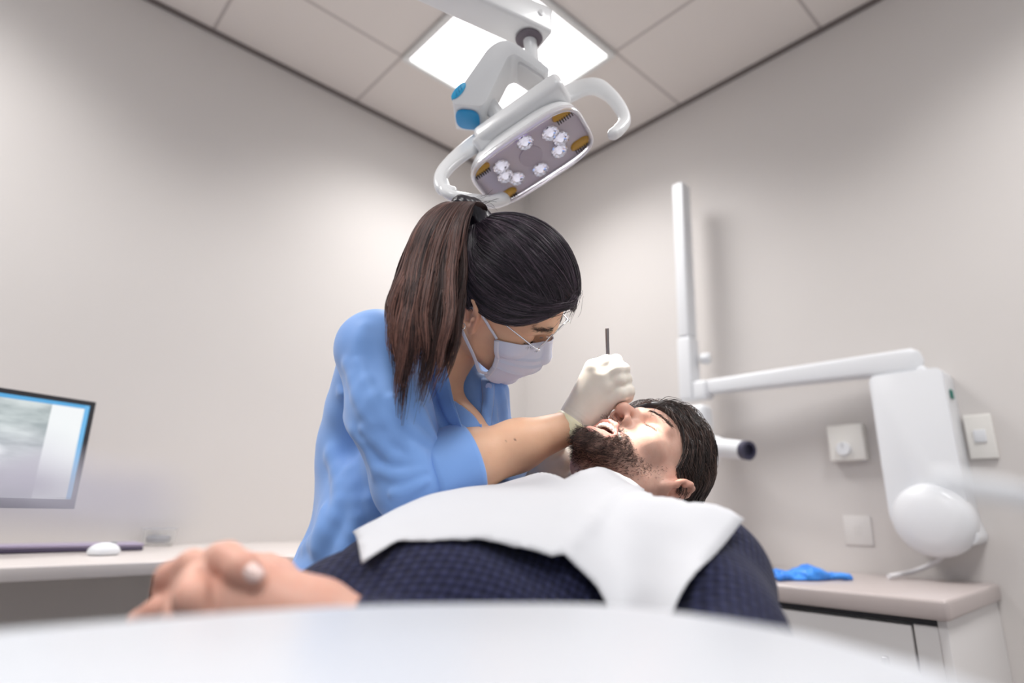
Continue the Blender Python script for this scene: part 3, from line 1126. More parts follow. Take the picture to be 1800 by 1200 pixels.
    pts = [fb + fx * np.cos(i) * 0.019 + fy * np.sin(i) * 0.0075 for i in a]
    bt = bm_obj('blue_button', prism_bm(pts, YF * 0.006, 0.001, 2), MATS.get('lamp_cyan') or mat('lamp_cyan', (0.03, 0.40, 0.72), 0.35), t)
    for s in (-0.35, 0.05, 0.4):
        V, F = sweep(np.array([fb + fx * (0.019 * s + 0.003 * j) + fy * 0.0045 * j - YF * 0.0008 for j in (-1, 0, 1)]), 0.0006, n=6)
        mesh_np('button_mark', V, F, MATS.get('button_mark') or mat('button_mark', (0.02, 0.25, 0.5), 0.4), bt)
    # underside recess of the short limb
    q = [P(*p, de + 0.012) for p in ((911, 101), (957, 131))]
    bm_obj('elbow_underside', prism_bm(rounded([q[0], q[1], q[1] + YF * 0.054, q[0] + YF * 0.054], 0.01, 5), np.array([0, 0, -0.012]), 0.004, 3),
           mat('lamp_grey_white', (0.70, 0.69, 0.69), 0.4), t)
    # support bar with its socket and pin
    zb = P(945, 52, 1.17)[2]
    b1 = P(957, 57, 1.17)
    b0 = onZ(812, -12, zb)
    ax = (b1 - b0) / np.linalg.norm(b1 - b0)
    far = b1 - ax * 0.95
    A = basis(ax, (0, 0, 1))
    bm_obj('support_bar', frame_box_bm((b1 + far) / 2, A, (np.linalg.norm(b1 - far) / 2, 0.033, 0.030), 0.008, 4), lamp_m, t)
    lathe_obj('socket', [(0.001, 0), (0.024, 0), (0.026, 0.004), (0.022, 0.006), (0.020, 0.0062), (0.001, 0.0062)], b1 - ax * 0.035 - np.array([0, 0, 0.0295]), (0, 0, -1), mat('socket_grey', (0.12, 0.10, 0.12), 0.4), t)
    pin_t = b1 - ax * 0.035
    pin_b = P(937, 100, 1.15)
    lathe_obj('pivot_pin', [(0.001, 0), (0.013, 0), (0.013, 0.06), (0.019, 0.068), (0.019, np.linalg.norm(pin_b - pin_t)), (0.001, np.linalg.norm(pin_b - pin_t))], pin_t + np.array([0, 0, -0.02]), pin_b - pin_t, lamp_m, t)
    lathe_obj('screw', [(0.006, -0.001), (0.006, 0.002), (0.001, 0.0025)], b1 - ax * 0.028 - A[1] * 0.033 * np.sign(A[1] @ YF) + np.array([0, 0, 0.004]), -A[1] * np.sign(A[1] @ YF), lamp_m, t, 16)
    # column carrying the bar from the ceiling
    c = far + ax * 0.06
    lathe_obj('ceiling_column', [(0.045, 0), (0.045, ZC - zb - 0.04), (0.09, ZC - zb - 0.03), (0.09, ZC - zb - 0.002), (0.001, ZC - zb - 0.002)], (c[0], c[1], zb), (0, 0, 1), lamp_m, t)
    # the beam itself
    ld = bpy.data.lights.new('lamp_beam', 'SPOT')
    ld.energy = 75
    ld.color = (1.0, 0.97, 0.90)
    ld.spot_size = R(15)
    ld.spot_blend = 0.35
    ld.shadow_soft_size = 0.035
    lo = bpy.data.objects.new('lamp_beam', ld)
    COL.objects.link(lo)
    src = L(0.07, -0.045, 0.012)
    tgt = P(1106, 770, 0.90)
    lo.matrix_world = Matrix.Translation(Vector(src)) @ Vector(tgt - src).to_track_quat('-Z', 'Y').to_matrix().to_4x4()
    lo.parent = t
    lo.matrix_parent_inverse = t.matrix_world.inverted()


dental_lamp()


# ------------------------------------------------------------------ delivery unit right in front of the lens
def delivery_tray():
    z = P(850, 1060, 0.37)[2]
    far = [onZ(x, y, z) for x, y in ((-120, 1120), (0, 1108), (200, 1091), (450, 1073), (650, 1063), (850, 1060), (1050, 1062), (1200, 1077), (1390, 1107), (1520, 1140), (1640, 1176), (1730, 1210))]
    q = [wc(p) for p in far]
    near_ = [np.array([0.16, 0.10, q[0][2]]), np.array([0.0, 0.07, q[0][2]]), np.array([-0.18, 0.09, q[0][2]])]
    pts = smooth_path(np.array(q + near_), 120, closed=True)
    pts = cw(pts)
    t = empty('delivery_tray', cw([0.0, 0.2, q[0][2] - 0.02]), 'large white instrument tray with a curved edge close to the lens, across the bottom', 'tray')
    bm_obj('tray_top', prism_bm([p for p in pts], (0, 0, -0.030), 0.008, 4), mat('tray_white', (0.60, 0.62, 0.66), 0.35), t, sharp=60)
    c = cw([-0.05, 0.17, 0])
    lathe_obj('tray_arm', [(0.03, 0.45), (0.03, z - 0.031), (0.001, z - 0.031)], (c[0], c[1], 0), (0, 0, 1), white_m, t)
    bm_obj('tray_base', frame_box_bm((c[0], c[1], 0.225), np.stack([YR, YF, [0, 0, 1]]), (0.12, 0.09, 0.224), 0.03, 4), white_m, t)
    return z


ZTRAY = delivery_tray()


def foreground_instruments():
    # white arm crossing at the right edge
    t = empty('instrument_arm', P(1800, 880, 0.24), 'blurred white instrument arm reaching in from the edge in front of the x-ray dome', 'instrument arm')
    pth = smooth_path(np.array([P(1655, 846, 0.235), P(1720, 856, 0.235), P(1800, 872, 0.235), P(1900, 915, 0.24), P(1960, 1010, 0.25), P(1965, 1200, 0.26), cw([0.27, 0.20, -0.10])]), 60)
    pp, rx, _ = round_ends(pth, np.full(len(pth), 0.0042), None, 4)
    sweep_obj('arm_tube', pp, rx, None, white_m, t, n=16)
    b = cw([0.27, 0.20, -0.10])
    lathe_obj('arm_base', [(0.02, 0.0), (0.02, b[2] + 0.01), (0.001, b[2] + 0.012)], (b[0], b[1], 0), (0, 0, 1), white_m, t)
    # slim handpiece very close to the lens at the left
    t = empty('handpiece', P(60, 850, 0.10), 'out-of-focus lavender grey dental handpiece hanging in front of the monitor', 'handpiece')
    hm = mat('handpiece_grey', (0.46, 0.44, 0.52), 0.4)
    pth = smooth_path(np.array([P(290, 880, 0.105), P(200, 878, 0.10), P(90, 866, 0.098), P(-60, 850, 0.095)]), 24)
    pp, rx, _ = round_ends(pth, np.linspace(0.0022, 0.0040, len(pth)), None, 4)
    sweep_obj('shaft', pp, rx, None, hm, t, n=16)
    q = np.array([P(-50, 850, 0.095), P(-180, 850, 0.10), cw([-0.36, 0.10, -0.02]), cw([-0.31, 0.05, -0.20])])
    sweep_obj('hose', smooth_path(q, 24), 0.004, None, hm, t, n=14)
    b = cw([-0.31, 0.05, -0.20])
    lathe_obj('holder', [(0.02, 0.0), (0.02, b[2]), (0.012, b[2] + 0.01), (0.001, b[2] + 0.01)], (b[0], b[1], 0), (0, 0, 1), white_m, t)


foreground_instruments()

# ------------------------------------------------------------------ figures: shared pieces (in the frame sideways, away, height above camera)
def PL(px, py, d):
    return wc(P(px, py, d))


def mirror(p):
    q = p.copy()
    q[:, 1] = np.abs(q[:, 1])
    return q


def head_sdf(p, jaw=0.0, male=True, open_mouth=False):
    """head in its own frame: x face, y left, z up, metres; jaw = how far the chin is dropped"""
    m = mirror(p)
    d = ell(p, (-0.006, 0, 0.034), (0.099, 0.077, 0.088))
    d = smin(d, ell(p, (0.034, 0, -0.030), (0.056, 0.060, 0.080)), 0.03)
    jw = 0.022 if male else 0.017
    chin = (0.070 if male else 0.074, 0.012, -0.098 - jaw)
    gon = (0.006, 0.052 if male else 0.047, -0.066 - jaw * 0.35)
    d = smin(d, rc(m, chin, gon, jw * 0.95, jw * 0.92), 0.025)
    d = smin(d, rc(m, gon, (-0.006, 0.064, -0.008), jw * 0.9, 0.018), 0.02)
    d = smin(d, rc(p, (chin[0] + 0.002, -0.008, chin[2]), (chin[0] + 0.002, 0.008, chin[2]), jw * 0.85, jw * 0.85), 0.015)
    d = smin(d, ell(m, (0.055, 0.043, -0.024), (0.024, 0.022, 0.019)), 0.018)           # cheek bone
    d = smin(d, rc(m, (0.086, 0.004, 0.020), (0.070, 0.045, 0.026), 0.011, 0.009), 0.014)   # brow
    # eye sockets, closed lids
    d = smax(d, -ell(m, (0.090, 0.032, 0.004), (0.015, 0.020, 0.012)), 0.012)
    d = smin(d, ell(m, (0.0665, 0.032, 0.002), (0.0150, 0.0165, 0.0135)), 0.003)
    lash = np.array([(0.0765, 0.020, -0.0045), (0.0810, 0.027, -0.0062), (0.0805, 0.036, -0.0062), (0.0745, 0.045, -0.0040)])
    d = smax(d, -chain(m, lash, [0.0012] * 4, 0.001), 0.002)
    # nose
    nz = 1.0 if male else 0.88
    d = smin(d, rc(p, (0.084, 0, 0.012), (0.084 + 0.025 * nz, 0, -0.028), 0.0085, 0.0105), 0.010)
    d = smin(d, ell(p, (0.084 + 0.0245 * nz, 0, -0.034), (0.012, 0.0115, 0.0105)), 0.006)
    d = smin(d, ell(m, (0.094, 0.0125, -0.039), (0.0115, 0.0075, 0.0095)), 0.006)
    d = smax(d, -rc(m, (0.1035, 0.0066, -0.052), (0.0965, 0.0078, -0.038), 0.0050, 0.0032), 0.003)
    # lips
    if open_mouth:
        d = smax(d, -ell(p, (0.088, 0, -0.082 - jaw * 0.35), (0.038, 0.021, 0.010 + jaw * 0.42)), 0.006)
        up_, lo_ = -0.066, -0.094 - jaw * 0.78
        d = smin(d, chain(m, [(0.0965, 0.0, up_), (0.0925, 0.012, up_ - 0.001), (0.080, 0.026, (up_ + lo_) / 2)], [0.0052, 0.0050, 0.0035]), 0.004)
        d = smin(d, chain(m, [(0.090, 0.0, lo_), (0.0875, 0.012, lo_ + 0.001), (0.080, 0.026, (up_ + lo_) / 2)], [0.0060, 0.0056, 0.0035]), 0.004)
    else:
        d = smin(d, chain(m, [(0.094, 0, -0.067), (0.089, 0.012, -0.069), (0.080, 0.024, -0.072)], [0.006, 0.005, 0.003]), 0.005)
        d = smin(d, chain(m, [(0.092, 0, -0.078), (0.088, 0.012, -0.077), (0.080, 0.024, -0.073)], [0.0068, 0.0055, 0.003]), 0.005)

    # ears
    es = 1.16 if male else 1.0

    def ear(q):
        A = basis((0.86, 0.48, 0.10), (-0.12, 0.14, 1))           # forward, out, up in the ear's own plane
        e = (q - np.array([-0.014, 0.0775, -0.003])) @ A.T / es
        s = ell(e, (0, 0.002, 0.002), (0.0195, 0.0075, 0.031))
        s = smin(s, ell(e, (0.007, 0.000, -0.024), (0.0095, 0.006, 0.0115)), 0.006)
        s = smax(s, -ell(e, (0.003, 0.010, 0.004), (0.0125, 0.0095, 0.0225)), 0.003)
        rim = [(0.010, 0.006, 0.010), (0.013, 0.0075, 0.022), (0.004, 0.0085, 0.0315), (-0.009, 0.0085, 0.029), (-0.0165, 0.008, 0.015), (-0.016, 0.0065, 0.0), (-0.009, 0.005, -0.016)]
        s = smin(s, chain(e, rim, [0.0030, 0.0034, 0.0036, 0.0036, 0.0036, 0.0034, 0.003], 0.003), 0.003)
        s = smin(s, chain(e, [(-0.008, 0.006, 0.016), (-0.0085, 0.0065, 0.004), (-0.003, 0.006, -0.010)], [0.0026, 0.0030, 0.0028], 0.003), 0.003)
        s = smin(s, ell(e, (0.0105, 0.004, -0.005), (0.0040, 0.0040, 0.0065)), 0.003)
        return s * es
    d = smin(d, near(m, (-0.014, 0.078, -0.003), 0.045, ear, 0.03), 0.004)
    return d


skin_kw = dict(rough=0.48, spec=0.35, sss=0.18, sss_r=(1.0, 0.35, 0.2))


def brush(p, c, r, soft):
    d = np.linalg.norm(p - np.asarray(c), axis=1)
    return np.clip((r + soft - d) / (2 * soft), 0, 1)


def strands_on(name, roots, dirs, normals, length, rad, curl, m, parent, K=4, seed=1, lift=0.35, avoid=None):
    """short hairs leaning along dirs"""
    r_ = np.random.default_rng(seed)
    N = len(roots)
    length = np.broadcast_to(length, (N,)) * r_.uniform(0.7, 1.25, N)
    t = np.linspace(0, 1, K)
    d = dirs + r_.normal(size=(N, 3)) * curl
    d /= np.linalg.norm(d, axis=1)[:, None]
    S = roots[:, None] + length[:, None, None] * (t[None, :, None] * d[:, None] + (lift * (t - 0.6 * t * t))[None, :, None] * normals[:, None])
    if avoid is not None:
        S = S[(avoid(S.reshape(-1, 3)).reshape(N, K) > .0015).all(1)]
    V, F = tubes(S, np.linspace(1, 0.35, K)[None] * rad, 3)
    return mesh_np(name, cw(V), F, m, parent)


# ================================================================== the patient
MH = basis((-.047, -.448, .893), (.741, .584, .332))
MT = np.array([0.2015, 0.983, 0.0725])
MS = 0.95
NB = np.array([0.095, 0.865, -0.035])
AX = np.array([0.7071, 0.7071, 0.0])          # feet -> head, in plan
LT = np.array([0.7071, -0.7071, 0.0])         # his left
S_L = np.array([0.212, 0.705, -0.068])
S_R = np.array([-0.045, 1.000, -0.055])
E_R, W_R = np.array([-0.232, 0.80, -0.165]), np.array([-0.222, 0.60, -0.115])
E_L, W_L = np.array([0.145, 0.42, -0.185]), PL(640, 1140, 0.47)
TA = basis(AX * 0.970 + np.array([0, 0, 0.243]), (0, 0, 1))        # torso axes: along, left?, normal


def m_head(p):
    return (p - MT) @ MH.T / MS


def ml(q):
    return MT + np.asarray(q, float) * MS @ MH


def man_hands(p):
    """both hands, fingers interlaced on the belly"""
    # left hand: back of the hand towards the photographer
    mcp = [PL(452, 1014, .478), PL(420, 1022, .470), PL(408, 1050, .462), PL(412, 1080, .456)]
    w = PL(612, 1122, .470)
    d = rc(p, W_L, w, 0.030, 0.027)
    d = smin(d, rc(p, w, PL(555, 1082, .475), 0.026, 0.021), 0.02)
    for q, r0 in zip(mcp, (0.0165, 0.016, 0.0155, 0.014)):
        d = smin(d, rc(p, PL(555, 1086, .474), q, 0.022, r0), 0.016)
    d = smin(d, chain(p, [PL(540, 1066, .487), PL(502, 1032, .50), PL(462, 1012, .505)], [.018, .0145, .0125]), 0.012)      # thumb base
    L = [([mcp[0], PL(385, 1000, .485), PL(338, 992, .490), PL(297, 1012, .492), PL(286, 1036, .495)], [.0130, .0115, .0112, .0100, .0088]),
         ([mcp[1], PL(372, 1020, .478), PL(330, 1030, .484), PL(306, 1056, .486)], [.0130, .0115, .0108, .009]),
         ([mcp[2], PL(372, 1056, .470), PL(318, 1064, .474), PL(276, 1074, .478), PL(243, 1090, .480)], [.0128, .0115, .0108, .0098, .0086]),
         ([mcp[3], PL(372, 1090, .462), PL(330, 1100, .466), PL(290, 1112, .47)], [.012, .0105, .0098, .0085])]
    for pts, rad in L:
        d = smin(d, chain(p, pts, rad), 0.006)
    # right hand behind, its finger tips coming over the back of the left
    e = rc(p, W_R, PL(455, 1035, .54), 0.028, 0.024)
    m2 = [PL(388, 992, .520), PL(362, 1010, .520), PL(345, 1035, .517), PL(340, 1062, .513)]
    for q, r0 in zip(m2, (0.0165, 0.016, 0.0155, 0.014)):
        e = smin(e, rc(p, PL(440, 1035, .535), q, 0.022, r0), 0.016)
    e = smin(e, chain(p, [PL(450, 1016, .535), PL(470, 1000, .530), PL(492, 1006, .515), PL(515, 1022, .505)], [.0155, .0125, .0115, .0095]), 0.008)
    Rr = [([m2[0], PL(386, 982, .492), PL(398, 982, .470), PL(424, 998, .458), PL(445, 1018, .456)], [.0130, .0122, .0125, .0118, .0100]),
          ([m2[1], PL(352, 1008, .490), PL(345, 1028, .462), PL(340, 1050, .447), PL(362, 1078, .446)], [.0130, .0125, .0140, .0138, .0110]),
          ([m2[2], PL(320, 1050, .488), PL(318, 1080, .462), PL(340, 1108, .455)], [.0128, .0118, .0118, .0095]),
          ([m2[3], PL(325, 1085, .48), PL(330, 1110, .465), PL(350, 1125, .458)], [.012, .0105, .010, .0085])]
    for pts, rad in Rr:
        e = smin(e, chain(p, pts, rad), 0.0045)
    return smin(d, e, 0.0025)


HAND_C = PL(420, 1045, .49)


def man_torso(p, g=0.0):
    """trunk and arms; g grows it from body to jumper"""
    d = chain(p, [S_L + AX * -.0, NB + np.array([.0, .0, -.03]), S_R], [.062 + g, .075 + g, .062 + g], .04)
    d = smin(d, ell(p, NB - AX * .185 + np.array([0, 0, -.068]), (.215 + g, .172 + g, .105 + g), TA), .05)
    d = smin(d, ell(p, NB - AX * .43 + np.array([0, 0, -.172]), (.20 + g, .138 + g, .104 + g), TA), .06)
    d = smin(d, ell(p, NB - AX * .62 + np.array([0, 0, -.25]), (.15 + g, .142 + g, .095 + g), TA), .06)
    d = smin(d, chain(p, [S_L, E_L, W_L], [.058 + g, .043 + g, .029 + g * .75], .02), .025)
    d = smin(d, chain(p, [S_R, E_R, W_R], [.058 + g, .043 + g, .029 + g * .75], .02), .025)
    return d


def man_neck(p, g=0.0):
    a = NB + np.array([-.01, -.01, -.01])
    b = ml((-.02, 0, -.055))
    return rc(p, a, b, .066 + g, .058 + g)


def man_body(p):
    d = man_torso(p, 0.0)
    d = smin(d, man_neck(p), .045)
    h = near(p, MT, 0.22, lambda q: MS * head_sdf(m_head(q), jaw=0.009, male=True, open_mouth=True), .05)
    d = smin(d, h, .014)
    d = smin(d, near(p, HAND_C, 0.20, man_hands, .05), .012)
    return d


def beard_mask(q):
    """how bearded a point of the head is, 0..1 (head frame)"""
    x, y, z = q[:, 0], np.abs(q[:, 1]), q[:, 2]
    n = wob(q, 260, 8) * 0.005
    top = np.interp(x, [-0.02, 0.010, 0.03, 0.055, 0.075, 0.11], [0.03, 0.020, -0.030, -0.058, -0.052, -0.050])
    m = np.clip((top + n - z) / 0.012, 0, 1)
    back = np.interp(z, [-0.16, -0.09, -0.03, 0.02], [0.028, 0.012, 0.006, 0.004])
    m *= np.clip((x - back + n) / 0.014, 0, 1)
    m *= np.clip((z + 0.178) / 0.03, 0, 1)
    lips = ((z < -0.0625) & (z > -0.1085) & (y < 0.026) & (x > 0.078))
    m = np.where(lips, m * 0.0, m)
    m = np.where((z > -0.058) & (y > 0.024) & (x > 0.05), 0, m)
    m = np.where(np.linalg.norm(q * [1, 0, 1] + np.stack([0 * y, y, 0 * y], 1) - np.array([-.016, .082, -.003]), axis=1) < .036, 0, m)
    return np.clip(m, 0, 1)


man_skin = mat('man_skin', (0.68, 0.42, 0.33), noise=(60, (0.62, 0.35, 0.27), 0.35, 0.75), bump=(420, 0.12, 0.0012), **skin_kw)
attr_mix(man_skin, 'lips', (0.50, 0.20, 0.17))
attr_mix(man_skin, 'flush', (0.62, 0.25, 0.18))
attr_mix(man_skin, 'beard', (0.085, 0.052, 0.048))
attr_mix(man_skin, 'nail', (0.78, 0.56, 0.50))
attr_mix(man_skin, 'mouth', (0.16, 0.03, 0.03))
hair_m = mat('dark_brown_hair', (0.022, 0.015, 0.014), rough=0.36, spec=0.5)
attr_mix(hair_m, 'tint', (0.17, 0.105, 0.085))
beard_m = mat('beard_hair', (0.045, 0.027, 0.024), rough=0.5, spec=0.3)
navy_m = bpy.data.materials.new('navy_knit')


def knit_material():
    m = navy_m
    m.use_nodes = True
    nt = m.node_tree
    b = nt.nodes['Principled BSDF']
    b.inputs['Roughness'].default_value = 0.85
    b.inputs['Specular IOR Level'].default_value = 0.2
    b.inputs['Sheen Weight'].default_value = 0.08
    at = nt.nodes.new('ShaderNodeAttribute')
    at.attribute_name = 'knit'
    sp = nt.nodes.new('ShaderNodeSeparateXYZ')
    nt.links.new(at.outputs['Vector'], sp.inputs['Vector'])

    def M(op, a, c=None, cl=False):
        n = nt.nodes.new('ShaderNodeMath')
        n.operation = op
        n.use_clamp = cl
        for i, v in enumerate((a, c)):
            if v is None:
                continue
            if isinstance(v, (int, float)):
                n.inputs[i].default_value = v
            else:
                nt.links.new(v, n.inputs[i])
        return n.outputs[0]
    k = 2 * math.pi / 0.0115
    s1 = M('SINE', M('MULTIPLY', sp.outputs['X'], k))
    s2 = M('SINE', M('MULTIPLY', sp.outputs['Y'], k * 0.8))
    h = M('ADD', M('MULTIPLY', M('MULTIPLY', s1, s2), 0.5), 0.5)
    h = M('ADD', M('MULTIPLY', h, 0.8), M('MULTIPLY', M('ADD', s1, 1.0), 0.1))
    rmp = nt.nodes.new('ShaderNodeMix')
    rmp.data_type = 'RGBA'
    rmp.inputs['A'].default_value = (0.0045, 0.005, 0.019, 1)
    rmp.inputs['B'].default_value = (0.030, 0.034, 0.090, 1)
    nt.links.new(M('POWER', h, 1.6), rmp.inputs['Factor'])
    nt.links.new(rmp.outputs['Result'], b.inputs['Base Color'])
    bp = nt.nodes.new('ShaderNodeBump')
    bp.inputs['Strength'].default_value = 1.0
    bp.inputs['Distance'].default_value = 0.002
    nt.links.new(h, bp.inputs['Height'])
    nt.links.new(bp.outputs['Normal'], b.inputs['Normal'])


knit_material()
bib_m = mat('paper_bib', (0.60, 0.605, 0.63), rough=0.65, spec=0.2, bump=(500, 0.10, 0.0006))
trouser_m = mat('dark_trousers', (0.035, 0.037, 0.045), rough=0.8, bump=(400, 0.2, 0.001))


def jumper_folds(p):
    s = (p - NB) @ AX
    l = (p - NB) @ LT
    return 0.0035 * np.sin(34 * s + 9 * l + 2.0 * np.sin(13 * l)) + 0.0025 * np.sin(61 * s - 22 * l) + 0.0018 * wob(p, 45, 5)


def jumper(p):
    return man_torso(p, .013) + jumper_folds(p)


def bib_support(p):
    d = chain(p, [S_L, NB + np.array([0, 0, -.03]), S_R], [.078, .092, .078], .06)
    d = smin(d, ell(p, NB - AX * .185 + np.array([0, 0, -.068]), (.232, .190, .122), TA), .07)
    d = smin(d, ell(p, NB - AX * .43 + np.array([0, 0, -.172]), (.215, .155, .121), TA), .07)
    d = smin(d, chain(p, [S_L, E_L], [.075, .060], .02), .06)
    d = smin(d, chain(p, [S_R, E_R], [.075, .060], .02), .06)
    d = smin(d, man_neck(p, .010), .05)
    return d


def build_man():
    man = empty('person', C(*(NB - AX * .3 + np.array([0, 0, -.28]))), 'man lying back in the chair with open mouth, dark beard and navy jumper, hands clasped', 'person')
    lo, hi = np.array([-0.52, 0.30, -0.36]), np.array([0.42, 1.20, 0.30])
    V, F = sdf_mesh(man_body, lo, hi, 0.0026)
    q = m_head(V)
    inh = np.linalg.norm(q - np.array([0, 0, -.02]), axis=1) < 0.20
    beard = np.where(inh, beard_mask(q), 0)
    x, y, z = q[:, 0], np.abs(q[:, 1]), q[:, 2]
    lips = np.where(inh & (y < .027) & (x > .080) & (z < -.0605) & (z > -.1085), 0.75, 0.0)
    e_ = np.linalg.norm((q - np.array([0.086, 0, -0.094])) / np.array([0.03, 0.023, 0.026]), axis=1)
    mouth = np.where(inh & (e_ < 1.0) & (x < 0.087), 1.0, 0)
    flush = np.where(inh, 0.55 * brush(np.stack([x, y, z], 1), (-.014, .08, -.003), .028, .012) + 0.45 * brush(np.stack([x, y, z], 1), (.107, 0, -.035), .012, .010), 0)
    flush += np.where(~inh & (np.linalg.norm(V - HAND_C, axis=1) < .2), 0.35 * (wob(V, 70, 11) * .5 + .5), 0)
    nail = np.zeros(len(V))
    body = mesh_np('body', cw(V), F, man_skin, man, attrs=dict(beard=beard * np.where(inh, np.clip(.16 + .42 * np.clip((q[:, 0] - .035) / .04, 0, 1), 0, .72), 0), lips=lips, mouth=mouth, flush=np.clip(flush, 0, 1), nail=nail))
    # finger nail on the finger tip resting over the other hand
    def nail_part(c, nrm, along, sz):
        A = basis(along, nrm)
        pts = []
        n = 14
        V = []
        for r_, hgt in ((0.0, .0022), (.55, .0018), (1.0, .0002), (1.0, -.0015)):
            for a in np.linspace(0, 2 * np.pi, n, endpoint=False):
                V.append(c + (A[0] * np.sign(np.cos(a)) * abs(np.cos(a)) ** .8 * sz * 1.25 + A[1] * np.sign(np.sin(a)) * abs(np.sin(a)) ** .8 * sz) * r_ + A[2] * (hgt - (np.sin(a) * r_) ** 2 * .002))
        Fq = [(i * n + j, i * n + (j + 1) % n, (i + 1) * n + (j + 1) % n, (i + 1) * n + j) for i in range(3) for j in range(n)]
        mesh_np('fingernail', cw(np.array(V)), Fq, MATS.get('nail') or mat('nail', (0.80, 0.60, 0.55), 0.22, coat=0.4), man)
    tip = PL(443, 1014, .456)
    to_cam = -tip / np.linalg.norm(tip)
    nail_part(tip + to_cam * .0095 + np.array([.001, 0, .004]), to_cam + np.array([.15, 0, .5]), PL(445, 1018, .456) - PL(424, 998, .458), .0066)
    # jumper with a body-following knit coordinate
    V, F = sdf_mesh(jumper, lo - .02, np.array([.42, 1.20, .12]), 0.0042)
    s = (V - NB) @ AX
    # open cuffs: leave out what lies past the wrists
    o = mesh_np('jumper', cw(V), F, navy_m, man)
    at = o.data.attributes.new('knit', 'FLOAT_VECTOR', 'POINT')
    K = np.stack([s, (V - NB) @ LT * 0.9 - V[:, 2] * 1.0, np.zeros(len(V))], 1)
    dl = rc(V, S_L, E_L, .075, .06)
    at.data.foreach_set('vector', K.astype(np.float32).ravel())
    # trousers and shoes towards the foot of the chair
    hipc = NB - AX * .66 + np.array([0, 0, -.25])

    def legs(p):
        d = None
        for sgn in (-1, 1):
            a = hipc + LT * .085 * sgn
            b = a - AX * .42 + np.array([0, 0, .015])
            c = b - AX * .40 + np.array([0, 0, -.16])
            e = chain(p, [a, b, c], [.092, .068, .052], .03)
            d = e if d is None else smin(d, e, .02)
        return smin(d, ell(p, hipc, (.15, .175, .10), TA), .05)
    V, F = sdf_mesh(legs, hipc - np.array([.85, .85, .4]), hipc + np.array([.3, .3, .25]), 0.010)
    mesh_np('trousers', cw(V), F, trouser_m, man)
    for sgn in (-1, 1):
        c = hipc + LT * .085 * sgn - AX * .84 + np.array([0, 0, -.125])

        def shoe(p):
            return smin(chain(p, [c, c - AX * .05 + np.array([0, 0, .03]), c - AX * .10 + np.array([0, 0, .14])], [.050, .048, .036], .02), ell(p, c, (.06, .05, .05)), .02)
        V, F = sdf_mesh(shoe, c - .2, c + .25, .008)
        mesh_np('shoe', cw(V), F, dark_m, man)

    # teeth
    def arch(p):
        qh = m_head(p)
        m = None
        for i in range(-5, 6):
            a = i * 0.235
            for zz, x0 in ((-0.0735, .067), (-0.0985, .062)):
                e = ell(qh, (x0 + 0.0255 * math.cos(a), 0.0255 * math.sin(a), zz), (.0042, .0044, .0060))
                m = e if m is None else np.minimum(m, e)
        return m
    V, F = sdf_mesh(arch, MT - .14, MT + .14, .0014)
    mesh_np('teeth', cw(V), F, mat('teeth', (0.86, 0.80, 0.70), 0.2, coat=0.3), man)

    def tongue(p):
        qh = m_head(p)
        return smin(ell(qh, (0.062, 0, -.108), (.028, .017, .008)), ell(qh, (0.066, 0, -.112), (.03, .022, .006)), .006)
    V, F = sdf_mesh(tongue, MT - .16, MT + .14, .0025)
    mesh_np('tongue', cw(V), F, mat('tongue', (0.62, 0.28, 0.25), 0.3, coat=0.2), man)
    return man, body


man, man_body_obj = build_man()


